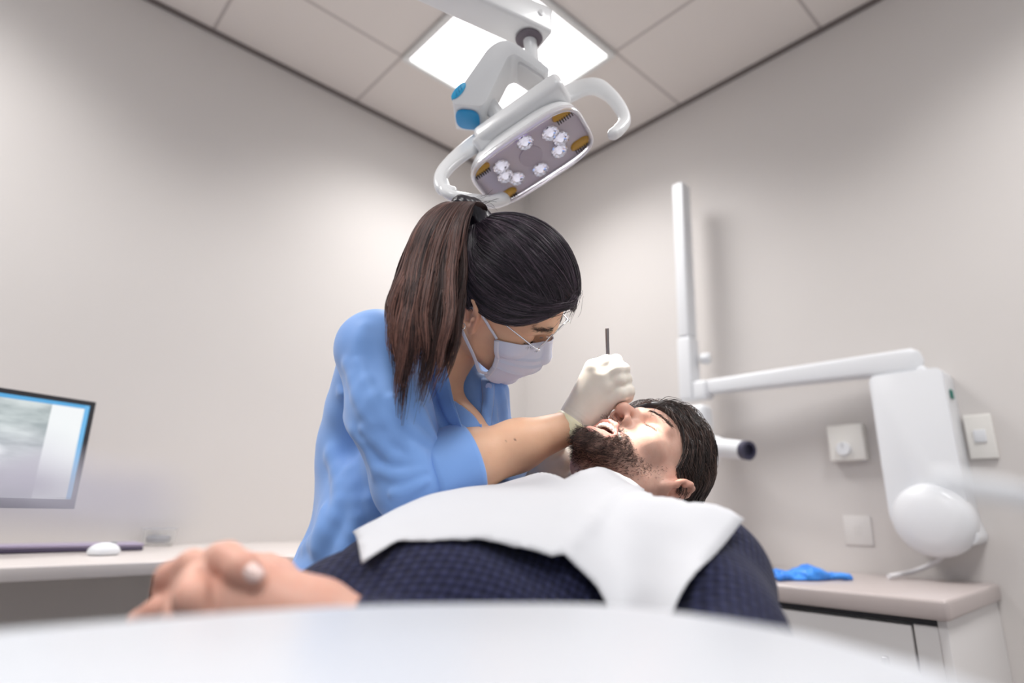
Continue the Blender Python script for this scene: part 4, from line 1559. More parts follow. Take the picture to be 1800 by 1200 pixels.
def man_hair(man):
    r_ = np.random.default_rng(5)
    cen, rad = np.array([-0.012, 0, 0.060]), np.array([0.110, 0.086, 0.128])

    def on(q, k=1.0):
        q = (q - cen) / rad
        return cen + q / np.linalg.norm(q, axis=-1)[..., None] * rad * k

    def hairline(x):
        return np.interp(x, [-0.12, -0.064, -0.048, -0.040, -0.008, 0.014, 0.024, 0.05, 0.072, 0.10], [-0.075, -0.062, -0.03, 0.034, 0.012, 0.004, 0.026, 0.044, 0.055, 0.062])

    def cap(p):
        q = m_head(p)
        d = ell(q, cen, rad * 1.005)
        return (smax(d, hairline(q[:, 0]) - q[:, 2], .004) + wob(q, 150, 2) * .0012) * MS
    V, F = sdf_mesh(cap, MT - .16, MT + .16, .0035)
    hp = mesh_np('hair', cw(V), F, hair_m, man)
    # strands swept from the forehead back to the crown and nape
    u = r_.normal(size=(9000, 3))
    roots = on(cen + u)
    ok = (roots[:, 2] > hairline(roots[:, 0]) - .002 + r_.normal(size=9000) * .003)
    roots = roots[ok][:3400]
    K = 8
    S = []
    pos = roots.copy()
    ln = r_.uniform(.035, .06, len(roots)) * np.clip((roots[:, 2] + .09) / .12, .35, 1)
    lift = r_.uniform(1.005, 1.085, len(roots)) + .02 * wob(roots, 120, 33)
    clump = np.stack([wob(roots, 110, 21), wob(roots, 110, 22), wob(roots, 110, 23)], 1) * .6
    for k in range(K):
        S.append(on(pos, (1 + (lift - 1) * min(1, k / 2.5))[:, None] + .0))
        flow = np.stack([-np.ones(len(pos)), 0.25 * np.sign(pos[:, 1] + 1e-6) * 0 + 0 * pos[:, 1], np.where(pos[:, 0] < -.02, -0.9, -0.15)], 1) + clump + r_.normal(size=pos.shape) * .10
        nrm = (pos - cen) / rad ** 2
        nrm /= np.linalg.norm(nrm, axis=1)[:, None]
        flow -= nrm * (flow * nrm).sum(1)[:, None]
        flow /= np.linalg.norm(flow, axis=1)[:, None]
        pos = on(pos + flow * (ln / K)[:, None])
    S = np.stack(S, 1)
    V, F = tubes(ml(S), np.linspace(1, .45, K)[None] * .00062, 3)
    ti = np.clip(r_.uniform(0, 1, (len(S), 1)) ** 3 + .35 * wob(roots, 90, 41)[:, None], 0, 1) * np.ones((1, K))
    mesh_np('hair_strands', cw(V), F, hair_m, hp, attrs=dict(tint=np.repeat(ti.reshape(-1), 3)))
    # beard, moustache: roots on the skin
    me = man_body_obj.data
    n = len(me.vertices)
    co = np.zeros(n * 3, np.float32)
    me.vertices.foreach_get('co', co)
    no = np.zeros(n * 3, np.float32)
    me.vertices.foreach_get('normal', no)
    pv = wc(co.reshape(-1, 3))
    pn = no.reshape(-1, 3) @ CW.T
    q = m_head(pv)
    qn = pn @ MH.T
    inh = np.linalg.norm(q - np.array([0, 0, -.04]), axis=1) < .17
    w = np.where(inh, beard_mask(q), 0)
    thick = np.clip((q[:, 2] + .165) / .05, .12, 1) * np.clip((q[:, 0] - .01) / .06, .10, 1)
    prob = w * thick
    idx = np.nonzero(prob > .02)[0]
    pick = r_.choice(idx, size=4600, p=prob[idx] / prob[idx].sum())
    rt = q[pick] + r_.normal(size=(len(pick), 3)) * .0008
    nn = qn[pick]
    d = np.array([0.25, 0, -1.0]) + nn * .35
    d = d - nn * (d * nn).sum(1)[:, None] * .6
    d /= np.linalg.norm(d, axis=1)[:, None]
    ln = .0035 + .0085 * np.clip(thick[pick] * 1.2, 0, 1)
    strands_on('beard', ml(rt), d @ MH, nn @ MH, ln,   .00024, .25, beard_m, man, 4, 3, avoid=lambda p: np.minimum(np.minimum(right_hand(p, .004), left_hand(p, .002)), rc(p, WER, WWR, .05, .036)))
    # eyebrows, lashes
    for sy in (-1, 1):
        rt, dr = [], []
        for i in range(200):
            t = r_.uniform()
            p0 = np.array([0.0885, 0.012, 0.0215]) * (1 - t) + np.array([0.068, 0.052, 0.0285]) * t
            p0[2] += .004 * math.sin(t * math.pi) + r_.normal() * .0028
            rt.append(p0 * np.array([1, sy, 1]))
            dr.append(np.array([-.35, .9 * sy, .35 - t * .5]))
        rt, dr = np.array(rt), np.array(dr)
        back = np.tile((np.array([-1.0, 0, 0]) @ MH)[None], (len(rt), 1))
        hit, _ = march(man_body, ml(rt + np.array([.02, 0, 0])), back, .05, 30)
        strands_on('eyebrow', hit, dr @ MH, np.tile([[1.0, 0, .2]], (len(rt), 1)) @ MH, .008, .00024, .15, beard_m, man, 4, 4, .2)
        rt, dr = [], []
        for t in np.linspace(0, 1, 40):
            a = np.array([0.0775, 0.019, -.0050]) * (1 - t) ** 2 + 2 * t * (1 - t) * np.array([0.086, 0.032, -.0085]) + t * t * np.array([0.0745, 0.046, -.0040])
            rt.append(a * np.array([1, sy, 1]))
            dr.append(np.array([.8, .35 * (t - .3) * sy, -.7]))
        rt, dr = np.array(rt), np.array(dr)
        strands_on('eyelash', ml(rt), dr @ MH, np.tile([[.5, 0, .8]], (len(rt), 1)) @ MH, .007, .00028, .1, beard_m, man, 4, 6, .3)




def build_bib():
    from mathutils.geometry import delaunay_2d_cdt
    px = [(1302, 906), (1286, 926), (1242, 985), (1186, 1075), (1155, 1098), (1110, 1063), (1045, 1010), (986, 967), (965, 970), (900, 956), (836, 939), (820, 942), (760, 944), (702, 944), (668, 966), (640, 986)]
    collar = [(992, 842), (1020, 828), (1052, 823), (1085, 829), (1118, 846), (1150, 868), (1210, 882)]
    def to_uv(h):
        """plan coordinates on the chest: along the body, across it"""
        return np.stack([(h - NB) @ AX, (h - NB) @ LT], 1)

    def hits(pts):
        d = np.array([PL(x, y, 1.0) for x, y in pts])
        d /= np.linalg.norm(d, axis=1)[:, None]
        o = d * 0.35
        h, t = march(lambda p: bib_support(p) - .006, o, d, 2.0, 160, .8)
        return h, np.abs(bib_support(h) - .006)
    h, e = hits(px)
    hc, ec = hits(collar)
    print('BIB miss', np.round(e, 3).tolist(), np.round(ec, 3).tolist())
    uv = to_uv(h)
    uvc = to_uv(hc)
    print('BIB uv', np.round(np.concatenate([uv, uvc]), 2).tolist())
    last = uv[-1]
    far = np.array([[-.315, -.055], [-.20, -.19], [-.03, -.20], [-.025, -.10]])
    poly = np.concatenate([uv, far, uvc])
    # dense boundary
    B = []
    for i in range(len(poly)):
        p, q = poly[i], poly[(i + 1) % len(poly)]
        n = max(2, int(np.linalg.norm(q - p) / .006))
        for t in np.linspace(0, 1, n, endpoint=False):
            B.append(p + (q - p) * t)
    B = np.array(B)

    def inside(P_):
        x, y = P_[:, 0], P_[:, 1]
        c = np.zeros(len(P_), bool)
        for i in range(len(B)):
            x0, y0 = B[i]
            x1, y1 = B[i - 1]
            m = ((y0 > y) != (y1 > y)) & (x < (x1 - x0) * (y - y0) / (y1 - y0 + 1e-15) + x0)
            c ^= m
        return c
    g = np.stack(np.meshgrid(np.arange(B[:, 0].min(), B[:, 0].max(), .007), np.arange(B[:, 1].min(), B[:, 1].max(), .007), indexing='ij'), -1).reshape(-1, 2)
    g = g[inside(g)]
    dmin = np.min(np.linalg.norm(g[:, None] - B[None], axis=2), axis=1)
    g = g[dmin > .004]
    pts = np.concatenate([B, g])
    res = delaunay_2d_cdt([Vector((p[0], p[1])) for p in pts], [(i, (i + 1) % len(B)) for i in range(len(B))], [list(range(len(B)))], 1, 1e-7)
    v2 = np.array([[v.x, v.y] for v in res[0]])
    tri = [tuple(f) for f in res[2]]
    o = NB + v2[:, :1] * AX + v2[:, 1:] * LT
    o[:, 2] = .35
    w, t = march(bib_support, o, np.tile([[0, 0, -1.0]], (len(o), 1)), .8, 200, .7)
    # gentle creases, a pressed fold running down from the collar, a lifted lower edge
    f0, f1 = to_uv(hits([(1075, 872), (985, 965)])[0])
    sd = f1 - f0
    q = v2 - f0
    dist = (q[:, 0] * sd[1] - q[:, 1] * sd[0]) / np.linalg.norm(sd)
    crease = .0080 * np.exp(-np.abs(dist) / .006)
    off = .006 + crease * .6 + .0018 * np.sin(v2[:, 1] * 40 + v2[:, 0] * 14) + .0016 * wob(w, 38, 3) + .001 * wob(w, 90, 7)
    edge = np.min(np.linalg.norm(v2[:, None] - B[None, ::2], axis=2), axis=1)
    off += .0012 * np.exp(-edge / .008) * np.sin(v2[:, 0] * 70 + v2[:, 1] * 50)
    g_ = grad(bib_support, w)
    W = w + g_ * off[:, None]
    for _ in range(3):
        W = W + np.clip(.003 - jumper(W), 0, .03)[:, None] * grad(jumper, W)
    ob = mesh_np('dental_bib', cw(W), tri, bib_m)
    so = ob.modifiers.new('thickness', 'SOLIDIFY')
    so.thickness = .0012
    so.offset = 1
    tag(ob, 'white paper bib spread over the chest of the man in the navy jumper', 'bib')


build_bib()


def dental_chair():
    t = empty('dental_chair', cw(NB - AX * .55)[:2].tolist() + [0], 'white dental chair under the reclining man, mostly hidden by him and the tray', 'chair')
    um = mat('upholstery', (0.72, 0.73, 0.75), 0.45)

    def slab(name, s0, s1, z0, z1, half, th):
        a, b = NB + AX * s0 + np.array([0, 0, z0 - .02]), NB + AX * s1 + np.array([0, 0, z1 - .02])
        A = basis(b - a, (0, 0, 1))
        bm_obj(name, frame_box_bm(cw((a + b) / 2), A @ CW, (np.linalg.norm(b - a) / 2, half, th), .02, 4), um, t)
    slab('backrest', -.60, -.02, -.415, -.235, .17, .030)
    slab('seat', -1.10, -.62, -.40, -.425, .22, .035)
    slab('leg_rest', -1.62, -1.12, -.50, -.41, .20, .030)
    a = ml((-.118, 0, .02))
    bm_obj('headrest', frame_box_bm(cw(a + np.array([0.0, 0.02, -.035])), basis(MH[2], MH[0]) @ CW, (.07, .07, .022), .02, 4), um, t)
    s0, s1 = NB + AX * -.05 + np.array([0, 0, -.24]), a + np.array([0, .02, -.05])
    sweep_obj('headrest_bar', cw(np.array([s0, (s0 + s1) / 2, s1])), .014, None, steel_m, t)
    b = cw(NB - AX * .75)
    lathe_obj('column', [(.12, .05), (.09, .10), (.085, .40), (.16, .415), (.001, .42)], (b[0], b[1], 0), (0, 0, 1), white_m, t)
    bm_obj('base', frame_box_bm((b[0], b[1], .026), np.stack([AX @ CW, LT @ CW, [0, 0, 1]]), (.34, .22, .025), .02, 4), white_m, t)


dental_chair()

# ================================================================== the dentist
WH = basis((.769, .052, -.638), (.458, -.741, .492))
WT = np.array([-0.0148, 0.8928, 0.3189])
WS = 0.95
WN = np.array([-0.155, 0.995, 0.268])        # base of the neck
WSR = np.array([-0.205, 0.868, 0.232])       # right shoulder, towards the photographer
WSL = np.array([-0.085, 1.150, 0.215])
WER = PL(728, 846, 0.845)
WWR = PL(1008, 748, 0.953)
WEL = np.array([-0.150, 1.180, 0.000])
WWL = PL(905, 842, 1.09)
BF = np.array([0.92, -0.39, 0.0])            # the way her chest faces
BL = np.array([0.39, 0.92, 0.0])
WA = basis(BF * .80 + np.array([0, 0, -.45]), (0.2, 0, 1))      # leaning trunk


def w_head(p):
    return (p - WT) @ WH.T / WS


def wl(q):
    """head frame -> local"""
    return WT + np.asarray(q, float) * WS @ WH


def on_plane(px, py, yc):
    """point seen at a pixel that lies at sideways offset yc of her head"""
    d = PL(px, py, 1.0)
    n = WH[1]
    c = WT + n * yc * WS
    return d * (c @ n) / (d @ n)


def can(px, py, yc):
    return w_head(on_plane(px, py, yc)[None])[0]


def trunk(p, g=0.0):
    ch = np.array([-0.128, 1.040, 0.115])
    d = ell(p, ch, (.088 + g, .145 + g, .165 + g), np.stack([BF, BL, [0, 0, 1]]))
    d = smin(d, chain(p, [WSR, WN + np.array([0.01, 0, -.02]), WSL], [.046 + g, .052 + g, .046 + g], .04), .05)
    d = smin(d, ell(p, ch + BF * .075 - BL * .07 + np.array([0, 0, -.02]), (.055 + g, .06 + g, .062 + g)), .04)
    d = smin(d, ell(p, ch + BF * .075 + BL * .07 + np.array([0, 0, -.02]), (.055 + g, .06 + g, .062 + g)), .04)
    d = smin(d, chain(p, [PL(655, 640, 1.0), PL(640, 720, 1.04), PL(632, 800, 1.06)], [.046 + g, .054 + g, .050 + g]), .03)
    d = smin(d, ell(p, np.array([-0.220, 1.080, -0.05]), (.085 + g, .120 + g, .14 + g), np.stack([BF, BL, [0, 0, 1]])), .07)
    d = smin(d, ell(p, np.array([-0.285, 1.120, -0.20]), (.110 + g, .160 + g, .13 + g), np.stack([BF, BL, [0, 0, 1]])), .06)
    return d


def w_neck(p, g=0.0):
    return chain(p, [WN + np.array([0.012, 0, -.02]), wl((-.03, 0, -.045)), wl((-.02, 0, 0.0))], [.056 + g, .050 + g, .048], .03)


def right_hand(p, g=0.0):
    """fist holding the probe, back of the hand towards the photographer"""
    d = rc(p, WWR, PL(1022, 730, 0.956), .0245 + g, .0265 + g)
    mc = [PL(1043, 647, 0.945), PL(1056, 663, 0.938), PL(1066, 682, 0.935), PL(1070, 704, 0.938)]
    rr = (.0145, .0145, .0140, .0130)
    base = [PL(1012, 722, 0.952), PL(1020, 730, 0.950), PL(1028, 738, 0.950), PL(1034, 742, 0.952)]
    for b, q, r0 in zip(base, mc, rr):
        d = smin(d, rc(p, b, q, .0205 + g, r0 + g), .014)
    fingers = [([mc[0], PL(1066, 637, 0.946), PL(1083, 634, 0.958), PL(1083, 640, 0.982), PL(1066, 652, 0.992)], [.0135, .0112, .0098, .0092, .008]),
               ([mc[1], PL(1082, 650, 0.938), PL(1095, 649, 0.950), PL(1096, 656, 0.980), PL(1074, 670, 0.990)], [.0135, .0115, .0102, .0094, .008]),
               ([mc[2], PL(1086, 668, 0.935), PL(1099, 667, 0.948), PL(1099, 673, 0.975), PL(1078, 688, 0.985)], [.0130, .0112, .0100, .0092, .008]),
               ([mc[3], PL(1087, 692, 0.934), PL(1101, 688, 0.944), PL(1101, 696, 0.968), PL(1080, 710, 0.975)], [.0135, .0130, .0125, .0105, .009])]
    for pts, rad in fingers:
        d = smin(d, chain(p, pts, [x + g for x in rad]), .0045)
    d = smin(d, chain(p, [PL(1026, 690, 0.978), PL(1046, 658, 0.992), PL(1064, 640, 0.995)], [.017 + g, .012 + g, .009 + g]), .008)   # thumb, behind
    return d


RH_C = PL(1052, 690, .96)
LH_C = PL(965, 830, 1.06)


def left_hand(p, g=0.0):
    d = chain(p, [WWL, PL(930, 838, 1.085), PL(965, 824, 1.07), PL(992, 806, 1.055)], [.023 + g, .026 + g, .027 + g, .020 + g], .012)
    for i, (a, b, c) in enumerate(((PL(985, 795, 1.07), PL(1012, 775, 1.07), PL(1030, 772, 1.05)), (PL(992, 806, 1.06), PL(1016, 796, 1.06), PL(1030, 790, 1.045)),
                                   (PL(992, 820, 1.05), PL(1010, 818, 1.055), PL(1022, 812, 1.045)), (PL(985, 832, 1.05), PL(998, 838, 1.05), PL(1008, 834, 1.04)))):
        d = smin(d, chain(p, [a, b, c], [.012 + g, .0105 + g, .0085 + g]), .005)
    d = smin(d, chain(p, [PL(950, 812, 1.06), PL(975, 790, 1.045), PL(995, 775, 1.035)], [.014 + g, .011 + g, .009 + g]), .008)
    return d


def forearm_r(p, g=0.0):
    m = WER + (WWR - WER) * .30
    return chain(p, [WER, m, WER + (WWR - WER) * .62, WWR], [.043 + g, .0455 + g, .037 + g, .0250 + g], .02)


def arms(p, g=0.0):
    d = chain(p, [WSR, WER], [.050 + g, .042 + g], .02)
    d = smin(d, forearm_r(p, g), .02)
    e = chain(p, [WSL, WEL, WWL], [.050 + g, .042 + g, .024 + g], .02)
    return np.minimum(d, e)


def man_face(p):
    return smin(MS * head_sdf(m_head(p), jaw=0.009, male=True, open_mouth=False), man_neck(p), .03)


def woman_body(p):
    d = smin(trunk(p, -.006), arms(p), .03)
    d = smin(d, smax(trunk(p, .007), neck_opening(p) + .003, .006), .006)
    d = smin(d, w_neck(p), .035)
    d = smin(d, near(p, WT, .21, lambda q: head_sdf(w_head(q), 0.0, False) * WS, .05), .016)
    d = smin(d, near(p, RH_C, .16, lambda q: right_hand(q, -.0022), .05), .010)
    d = smin(d, near(p, LH_C, .16, lambda q: left_hand(q, -.0022), .05), .010)
    # hands and arm give way where they touch the patient
    d = smax(d, -(bib_support(p) - .011), .004)
    return smax(d, -near(p, MT, .20, lambda q: man_face(q) - .003, .05), .003)


w_skin = mat('dentist_skin', (0.78, 0.475, 0.315), noise=(40, (0.74, 0.435, 0.285), 0.35, 0.75), bump=(500, 0.10, 0.001), **skin_kw)
attr_mix(w_skin, 'flush', (0.62, 0.26, 0.18))
attr_mix(w_skin, 'mole', (0.12, 0.06, 0.05))
shirt_m = mat('blue_shirt', (0.215, 0.40, 0.80), rough=0.55, spec=0.25, sheen=0.3, noise=(5, (0.20, 0.375, 0.775), 0.35, 0.7), bump=(700, 0.07, 0.0006))
latex_m = mat('latex_glove', (0.76, 0.70, 0.62), rough=0.42, sss=0.10, noise=(35, (0.72, 0.65, 0.57), 0.35, 0.7))
rollm = mat('latex_cuff', (0.86, 0.80, 0.56), rough=0.42, sss=0.10)
mask_m = mat('surgical_mask', (0.70, 0.73, 0.86), rough=0.7, spec=0.15, bump=(1200, 0.12, 0.0004))
loop_m = mat('ear_loop', (0.74, 0.74, 0.82), rough=0.7)
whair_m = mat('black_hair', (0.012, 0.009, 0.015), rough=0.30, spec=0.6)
attr_mix(whair_m, 'tint', (0.15, 0.105, 0.140))  # lighter violet strands put the hair's sheen streaks into its colour
tail_m = mat('ponytail_hair', (0.014, 0.009, 0.011), rough=0.36, spec=0.45)
attr_mix(tail_m, 'tint', (0.36, 0.175, 0.135))

# where the open neck of the shirt lies
V_BOT = PL(832, 850, .90)
V_L = PL(781, 648, .93)
V_R = PL(845, 668, .97)


def neck_opening(p):
    """negative inside the open V of the shirt"""
    n1 = np.cross(V_L - V_BOT, BF)
    n1 /= np.linalg.norm(n1)
    n2 = np.cross(V_R - V_BOT, BF)
    n2 /= np.linalg.norm(n2)
    mid = (V_L + V_R) / 2
    n1 = n1 * np.sign((mid - V_BOT) @ n1)
    n2 = n2 * np.sign((mid - V_BOT) @ n2)
    a = np.minimum((p - V_BOT) @ n1, (p - V_BOT) @ n2)
    return np.maximum(-a, -((p - WN) @ BF))


def fold(p, pts, amp, wid):
    d = chain(p, pts, [0] * len(pts), .01)
    return amp * np.exp(-(d / wid) ** 2)


SH_FOLDS = [  # (pixel path, depth, height, width): creases pulled from the elbow and the armpit
    ([(742, 800), (700, 770), (655, 700), (632, 640)], .80, .0060, .010),
    ([(745, 812), (690, 800), (640, 755)], .80, .0055, .008),
    ([(745, 825), (700, 835), (662, 822)], .80, .0055, .007),
    ([(748, 845), (712, 862), (690, 868)], .79, .0045, .006),
    ([(752, 775), (715, 745), (690, 700)], .80, .0055, .008),
    ([(762, 768), (748, 742), (735, 712)], .79, .0050, .007),
    ([(600, 690), (622, 760), (660, 830)], .80, .0040, .012),
    ([(610, 640), (640, 720), (690, 800)], .80, .004, .012),
    ([(640, 575), (625, 640), (632, 700)], .80, .003, .014),
    ([(585, 800), (600, 880), (560, 960)], .90, .009, .020),
    ([(620, 830), (630, 910), (600, 990)], .93, .010, .018),
    ([(570, 900), (560, 940), (535, 965)], .95, .006, .016),
    ([(650, 880), (665, 930), (640, 990)], .93, .006, .014),
    ([(860, 690), (868, 740), (872, 800)], 1.0, .006, .008),
    ([(882, 690), (888, 740), (886, 790)], 1.0, .005, .007),
]


def shirt(p):
    d = trunk(p, .012)
    d = smin(d, chain(p, [WSR, (WSR + WER) / 2 + np.array([-.004, -.012, 0]), WER], [.056, .058, .056], .02), .014)
    d = smin(d, chain(p, [WSL, WEL], [.062, .058], .02), .03)
    # short stretch of sleeve past the bent elbow
    d = smin(d, rc(p, WER, WER + (WWR - WER) * .04, .057, .056), .02)
    d = smin(d, rc(p, WEL, WEL + (WWL - WEL) * .3, .056, .050), .02)
    # collar stand
    d = smin(d, chain(p, [WN + np.array([-.01, 0, 0]), WN + np.array([0.03, -.015, .02])], [.066, .062]), .03)
    # loose front panel and billowing back hem
    d = smin(d, chain(p, [PL(862, 690, 1.0), PL(862, 800, 1.0), PL(850, 880, 1.0)], [.032, .034, .05], .02), .03)
    d = smin(d, chain(p, [PL(612, 780, 1.06), PL(606, 880, 1.08), PL(560, 962, 1.06)], [.042, .042, .026], .03), .05)
    d = smin(d, chain(p, [PL(640, 900, 1.03), PL(606, 985, 1.03)], [.05, .030], .03), .05)
    f = 0
    for pts, dep, amp, wid in SHF:
        f = f + fold(p, pts, amp * 1.5, wid * .8)
    d = d - f + .0011 * wob(p, 30, 15) + .0005 * wob(p, 80, 16)
    d = smax(d, -neck_opening(p), .003)
    # the shirt gives way where it rests on the patient
    d = smax(d, -(bib_support(p) - .013), .006)
    # hem
    hem = np.array([-.28, 1.06, -.125])
    d = smax(d, -((p - hem) @ np.array([.22, -.05, 1.0]) / 1.03), .006)
    return d


SHF = []


def build_shirt(w):
    # the creases sit on the shirt surface itself
    def base(p):
        return shirt(p)
    for px, dep, amp, wid in SH_FOLDS:
        d = np.array([PL(x, y, 1.0) for x, y in px])
        d /= np.linalg.norm(d, axis=1)[:, None]
        h, t = march(base, d * .5, d, 1.5, 80, .8)
        pts = np.where((np.abs(base(h)) < .01)[:, None], h, d * (dep + .03))
        SHF_TMP.append((smooth_path(pts, 6), dep, amp, wid))
    SHF.extend(SHF_TMP)
    V, F = sdf_mesh(shirt, np.array([-.52, .70, -.30]), np.array([.12, 1.30, .36]), .0032)
    return mesh_np('shirt', cw(V), F, shirt_m, w)


SHF_TMP = []


def ribbon(name, pts, width, m, parent, nrm, thick=.0008, n=30):
    sp = smooth_path(np.asarray(pts, float), n)
    hs = lambda p: head_sdf(w_head(p), 0.0, False) * WS       # noqa: E731
    for _ in range(4):
        sp = sp + np.clip(.0022 - hs(sp), 0, .02)[:, None] * grad(hs, sp)
    V, F = sweep(sp, width / 2, thick, up=nrm, n=10, power=3)
    return mesh_np(name, cw(V), F, m, parent)


def sheet(name, G, m, parent, thick=.0016, sharp=None):
    """grid of local points (a,b,3) -> thin solid sheet"""
    a, b, _ = G.shape
    idx = np.arange(a * b).reshape(a, b)
    F = np.stack([idx[:-1, :-1], idx[1:, :-1], idx[1:, 1:], idx[:-1, 1:]], -1).reshape(-1, 4)
    o = mesh_np(name, cw(G.reshape(-1, 3)), F, m, parent, sharp=sharp)
    so = o.modifiers.new('thickness', 'SOLIDIFY')
    so.thickness = thick
    so.offset = 0
    return o


def build_woman():
    w = empty('person', C(-.28, 1.10, -.28), 'woman with a long brown ponytail, blue shirt, face mask and glasses leaning over the patient', 'person')
    V, F = sdf_mesh(woman_body, np.array([-.46, .72, -.34]), np.array([.26, 1.30, .48]), .0026)
    q = w_head(V)
    flush = .5 * brush(np.stack([q[:, 0], np.abs(q[:, 1]), q[:, 2]], 1), (-.014, .078, -.003), .028, .012)
    mole = np.zeros(len(V))
    for px, r_ in (((905, 772), .0014), ((889, 774), .0008)):
        d = PL(*px, 1.0)
        d /= np.linalg.norm(d)
        h, _ = march(woman_body, (d * .5)[None], d[None], 1.5, 60)
        mole = np.maximum(mole, brush(V, h[0], r_, .0009))
    body = mesh_np('body', cw(V), F, w_skin, w, attrs=dict(flush=flush, mole=mole))
    build_shirt(w)
    # rolled sleeve cuff
    ax = (WWR - WER) / np.linalg.norm(WWR - WER)
    c0, c1 = WER + ax * .018, WER + ax * .088
    path = np.array([c0 + (c1 - c0) * t for t in (0, .03, .12, .3, .5, .7, .88, .97, 1.0, 1.0, .9)])
    rad = np.array([.0585, .0625, .0635, .063, .0622, .0618, .0615, .0605, .058, .051, .049])
    # straighten the cuff mouth
    Vc, Fc = sweep(path + np.outer(np.arange(11) * 1e-5, ax), rad, rad * .98, up=(0, 0, 1), n=64, cap=False)
    r2 = (Vc - c0) - np.outer((Vc - c0) @ ax, ax)
    r2 /= np.linalg.norm(r2, axis=1)[:, None] + 1e-9
    Vc = Vc + r2 * (.0016 * wob(Vc, 60, 31) + .0012 * wob(Vc, 160, 32))[:, None]
    for _ in range(4):
        e = bib_support(Vc)
        Vc = Vc + np.clip(.0125 - e, 0, .03)[:, None] * grad(bib_support, Vc)
    mesh_np('sleeve_cuff', cw(Vc), Fc, shirt_m, w)
    axl = (WWL - WEL) / np.linalg.norm(WWL - WEL)
    Vc, Fc = sweep(np.array([WEL + axl * t for t in (.03, .035, .05, .09, .12, .125)]), np.array([.052, .058, .060, .058, .056, .048]), n=40, cap=False)
    mesh_np('sleeve_cuff', cw(Vc), Fc, shirt_m, w)
    # collar flap on the near side, placket with button on the far side
    def on_shirt(pts, lift=.004):
        d = np.array([PL(x, y, 1.0) for x, y in pts])
        d /= np.linalg.norm(d, axis=1)[:, None]
        h, t = march(lambda p: trunk(p, .014), d * .5, d, 1.4, 100, .8)
        g_ = grad(lambda p: trunk(p, .012), h)
        return h + g_ * lift - d * lift * .6
    e0 = smooth_path(np.array([(773, 632), (780, 665), (795, 712), (812, 762)], float), 14)
    e1 = smooth_path(np.array([(758, 660), (768, 700), (784, 738), (810, 764)], float), 14)
    rows = []
    for s in np.linspace(0, 1, 6):
        rows.append(on_shirt(e0 * (1 - s) + e1 * s, .010 * (1 - s) + .003))
    sheet('collar', np.array(rows), shirt_m, w)
    e0 = smooth_path(np.array([(846, 664), (848, 700), (845, 735), (842, 768)], float), 16)
    e1 = smooth_path(np.array([(869, 664), (868, 700), (864, 735), (860, 768)], float), 16)
    rows = []
    for i, s in enumerate(np.linspace(0, 1, 10)):
        pts = e0 * (1 - s) + e1 * s
        d = np.array([PL(x, y, 1.0) for x, y in pts])
        d /= np.linalg.norm(d, axis=1)[:, None]
        h, t = march(shirt, d * .86, d, 1.0, 80, .8)
        rows.append(h - d * (.0035 + .009 * math.sin(s * math.pi) * (.6 + .4 * np.sin(np.linspace(0, 7, len(h)))))[:, None])
    pl = sheet('placket', np.array(rows), shirt_m, w, .0018)
    bt = np.array(rows)[5, 2] - np.array(rows)[5, 2] / np.linalg.norm(np.array(rows)[5, 2]) * .002
    ob = lathe_obj('button', [(.001, 0), (.0048, 0), (.0052, .0012), (.0040, .0016), (.001, .0012)], cw(bt), cw(bt - PL(851, 680, .2)) * 0 + (-(bt / np.linalg.norm(bt)) @ CW), mat('shirt_button', (.34, .42, .70), .3), pl, 20)
    # trousers on the stool, shoes
    hip = np.array([-.285, 1.12, -.235])

    def legs(p):
        d = ell(p, hip + np.array([0, 0, .02]), (.125, .172, .115), np.stack([BF, BL, [0, 0, 1]]))
        d = smin(d, ell(p, PL(562, 1014, 1.04), (.052, .05, .036)), .03)
        for s in (-1, 1):
            k = hip + BL * .14 * s - BF * .02 * 0 + np.array([0.02, 0.0, -.10]) + BF * .18 * (1 if s > 0 else .5) + BL * .12 * s
            a = np.array([k[0] - .03, k[1] + .02 * s, -.80])
            d = smin(d, chain(p, [hip + BL * .085 * s, k, a], [.085, .062, .045], .03), .03)
        return d
    V, F = sdf_mesh(legs, hip + np.array([-.35, -.45, -.60]), hip + np.array([.40, .50, .20]), .009)
    mesh_np('trousers', cw(V), F, mat('black_trousers', (.018, .019, .026), .75), w)
    for s in (-1, 1):
        k = hip + BL * .26 * s + np.array([0.02, 0.0, -.10]) + BF * .18 * (1 if s > 0 else .5)
        a = np.array([k[0] - .03, k[1] + .02 * s, -.835])
        V, F = sdf_mesh(lambda p: chain(p, [a + np.array([0, 0, .03]), a, a + BF * .14], [.042, .036, .030], .02), a - .12, a + .22, .008)
        mesh_np('shoe', cw(V), F, MATS.get('clog') or mat('clog', (.7, .7, .72), .5), w)
    # gloves
    def glove_r(p):
        d = right_hand(p, 0.0)
        ax_ = (PL(1022, 730, .956) - WWR)
        L = np.linalg.norm(ax_)
        ax_ /= L
        s = (p - WWR) @ ax_
        rg = rc(p, WWR - ax_ * .012, WWR + ax_ * .03, .0300, .0295)
        d = smin(d, rg + .0007 * np.sin(s * 900) * np.exp(-(s / .03) ** 2), .006)
        d = smin(d, rc(p, PL(1040, 672, .958), PL(1056, 672, .958), .017, .016), .01)
        d = smin(d, rc(p, PL(1056, 650, .962), PL(1076, 646, .966), .015, .0135), .008)
        d = smin(d, rc(p, PL(1058, 643, .944), PL(1072, 641, .946), .0115, .0110), .007)
        d = smax(d, -(man_face(p) - .0012), .002)
        return smax(d, -(s + .010), .002)
    V, F = sdf_mesh(lambda p: near(p, RH_C, .15, glove_r, .04), RH_C - .13, RH_C + .13, .0020)
    g = mesh_np('glove', cw(V), F, latex_m, w)
    ax_ = (PL(1022, 730, .956) - WWR)
    ax_ /= np.linalg.norm(ax_)
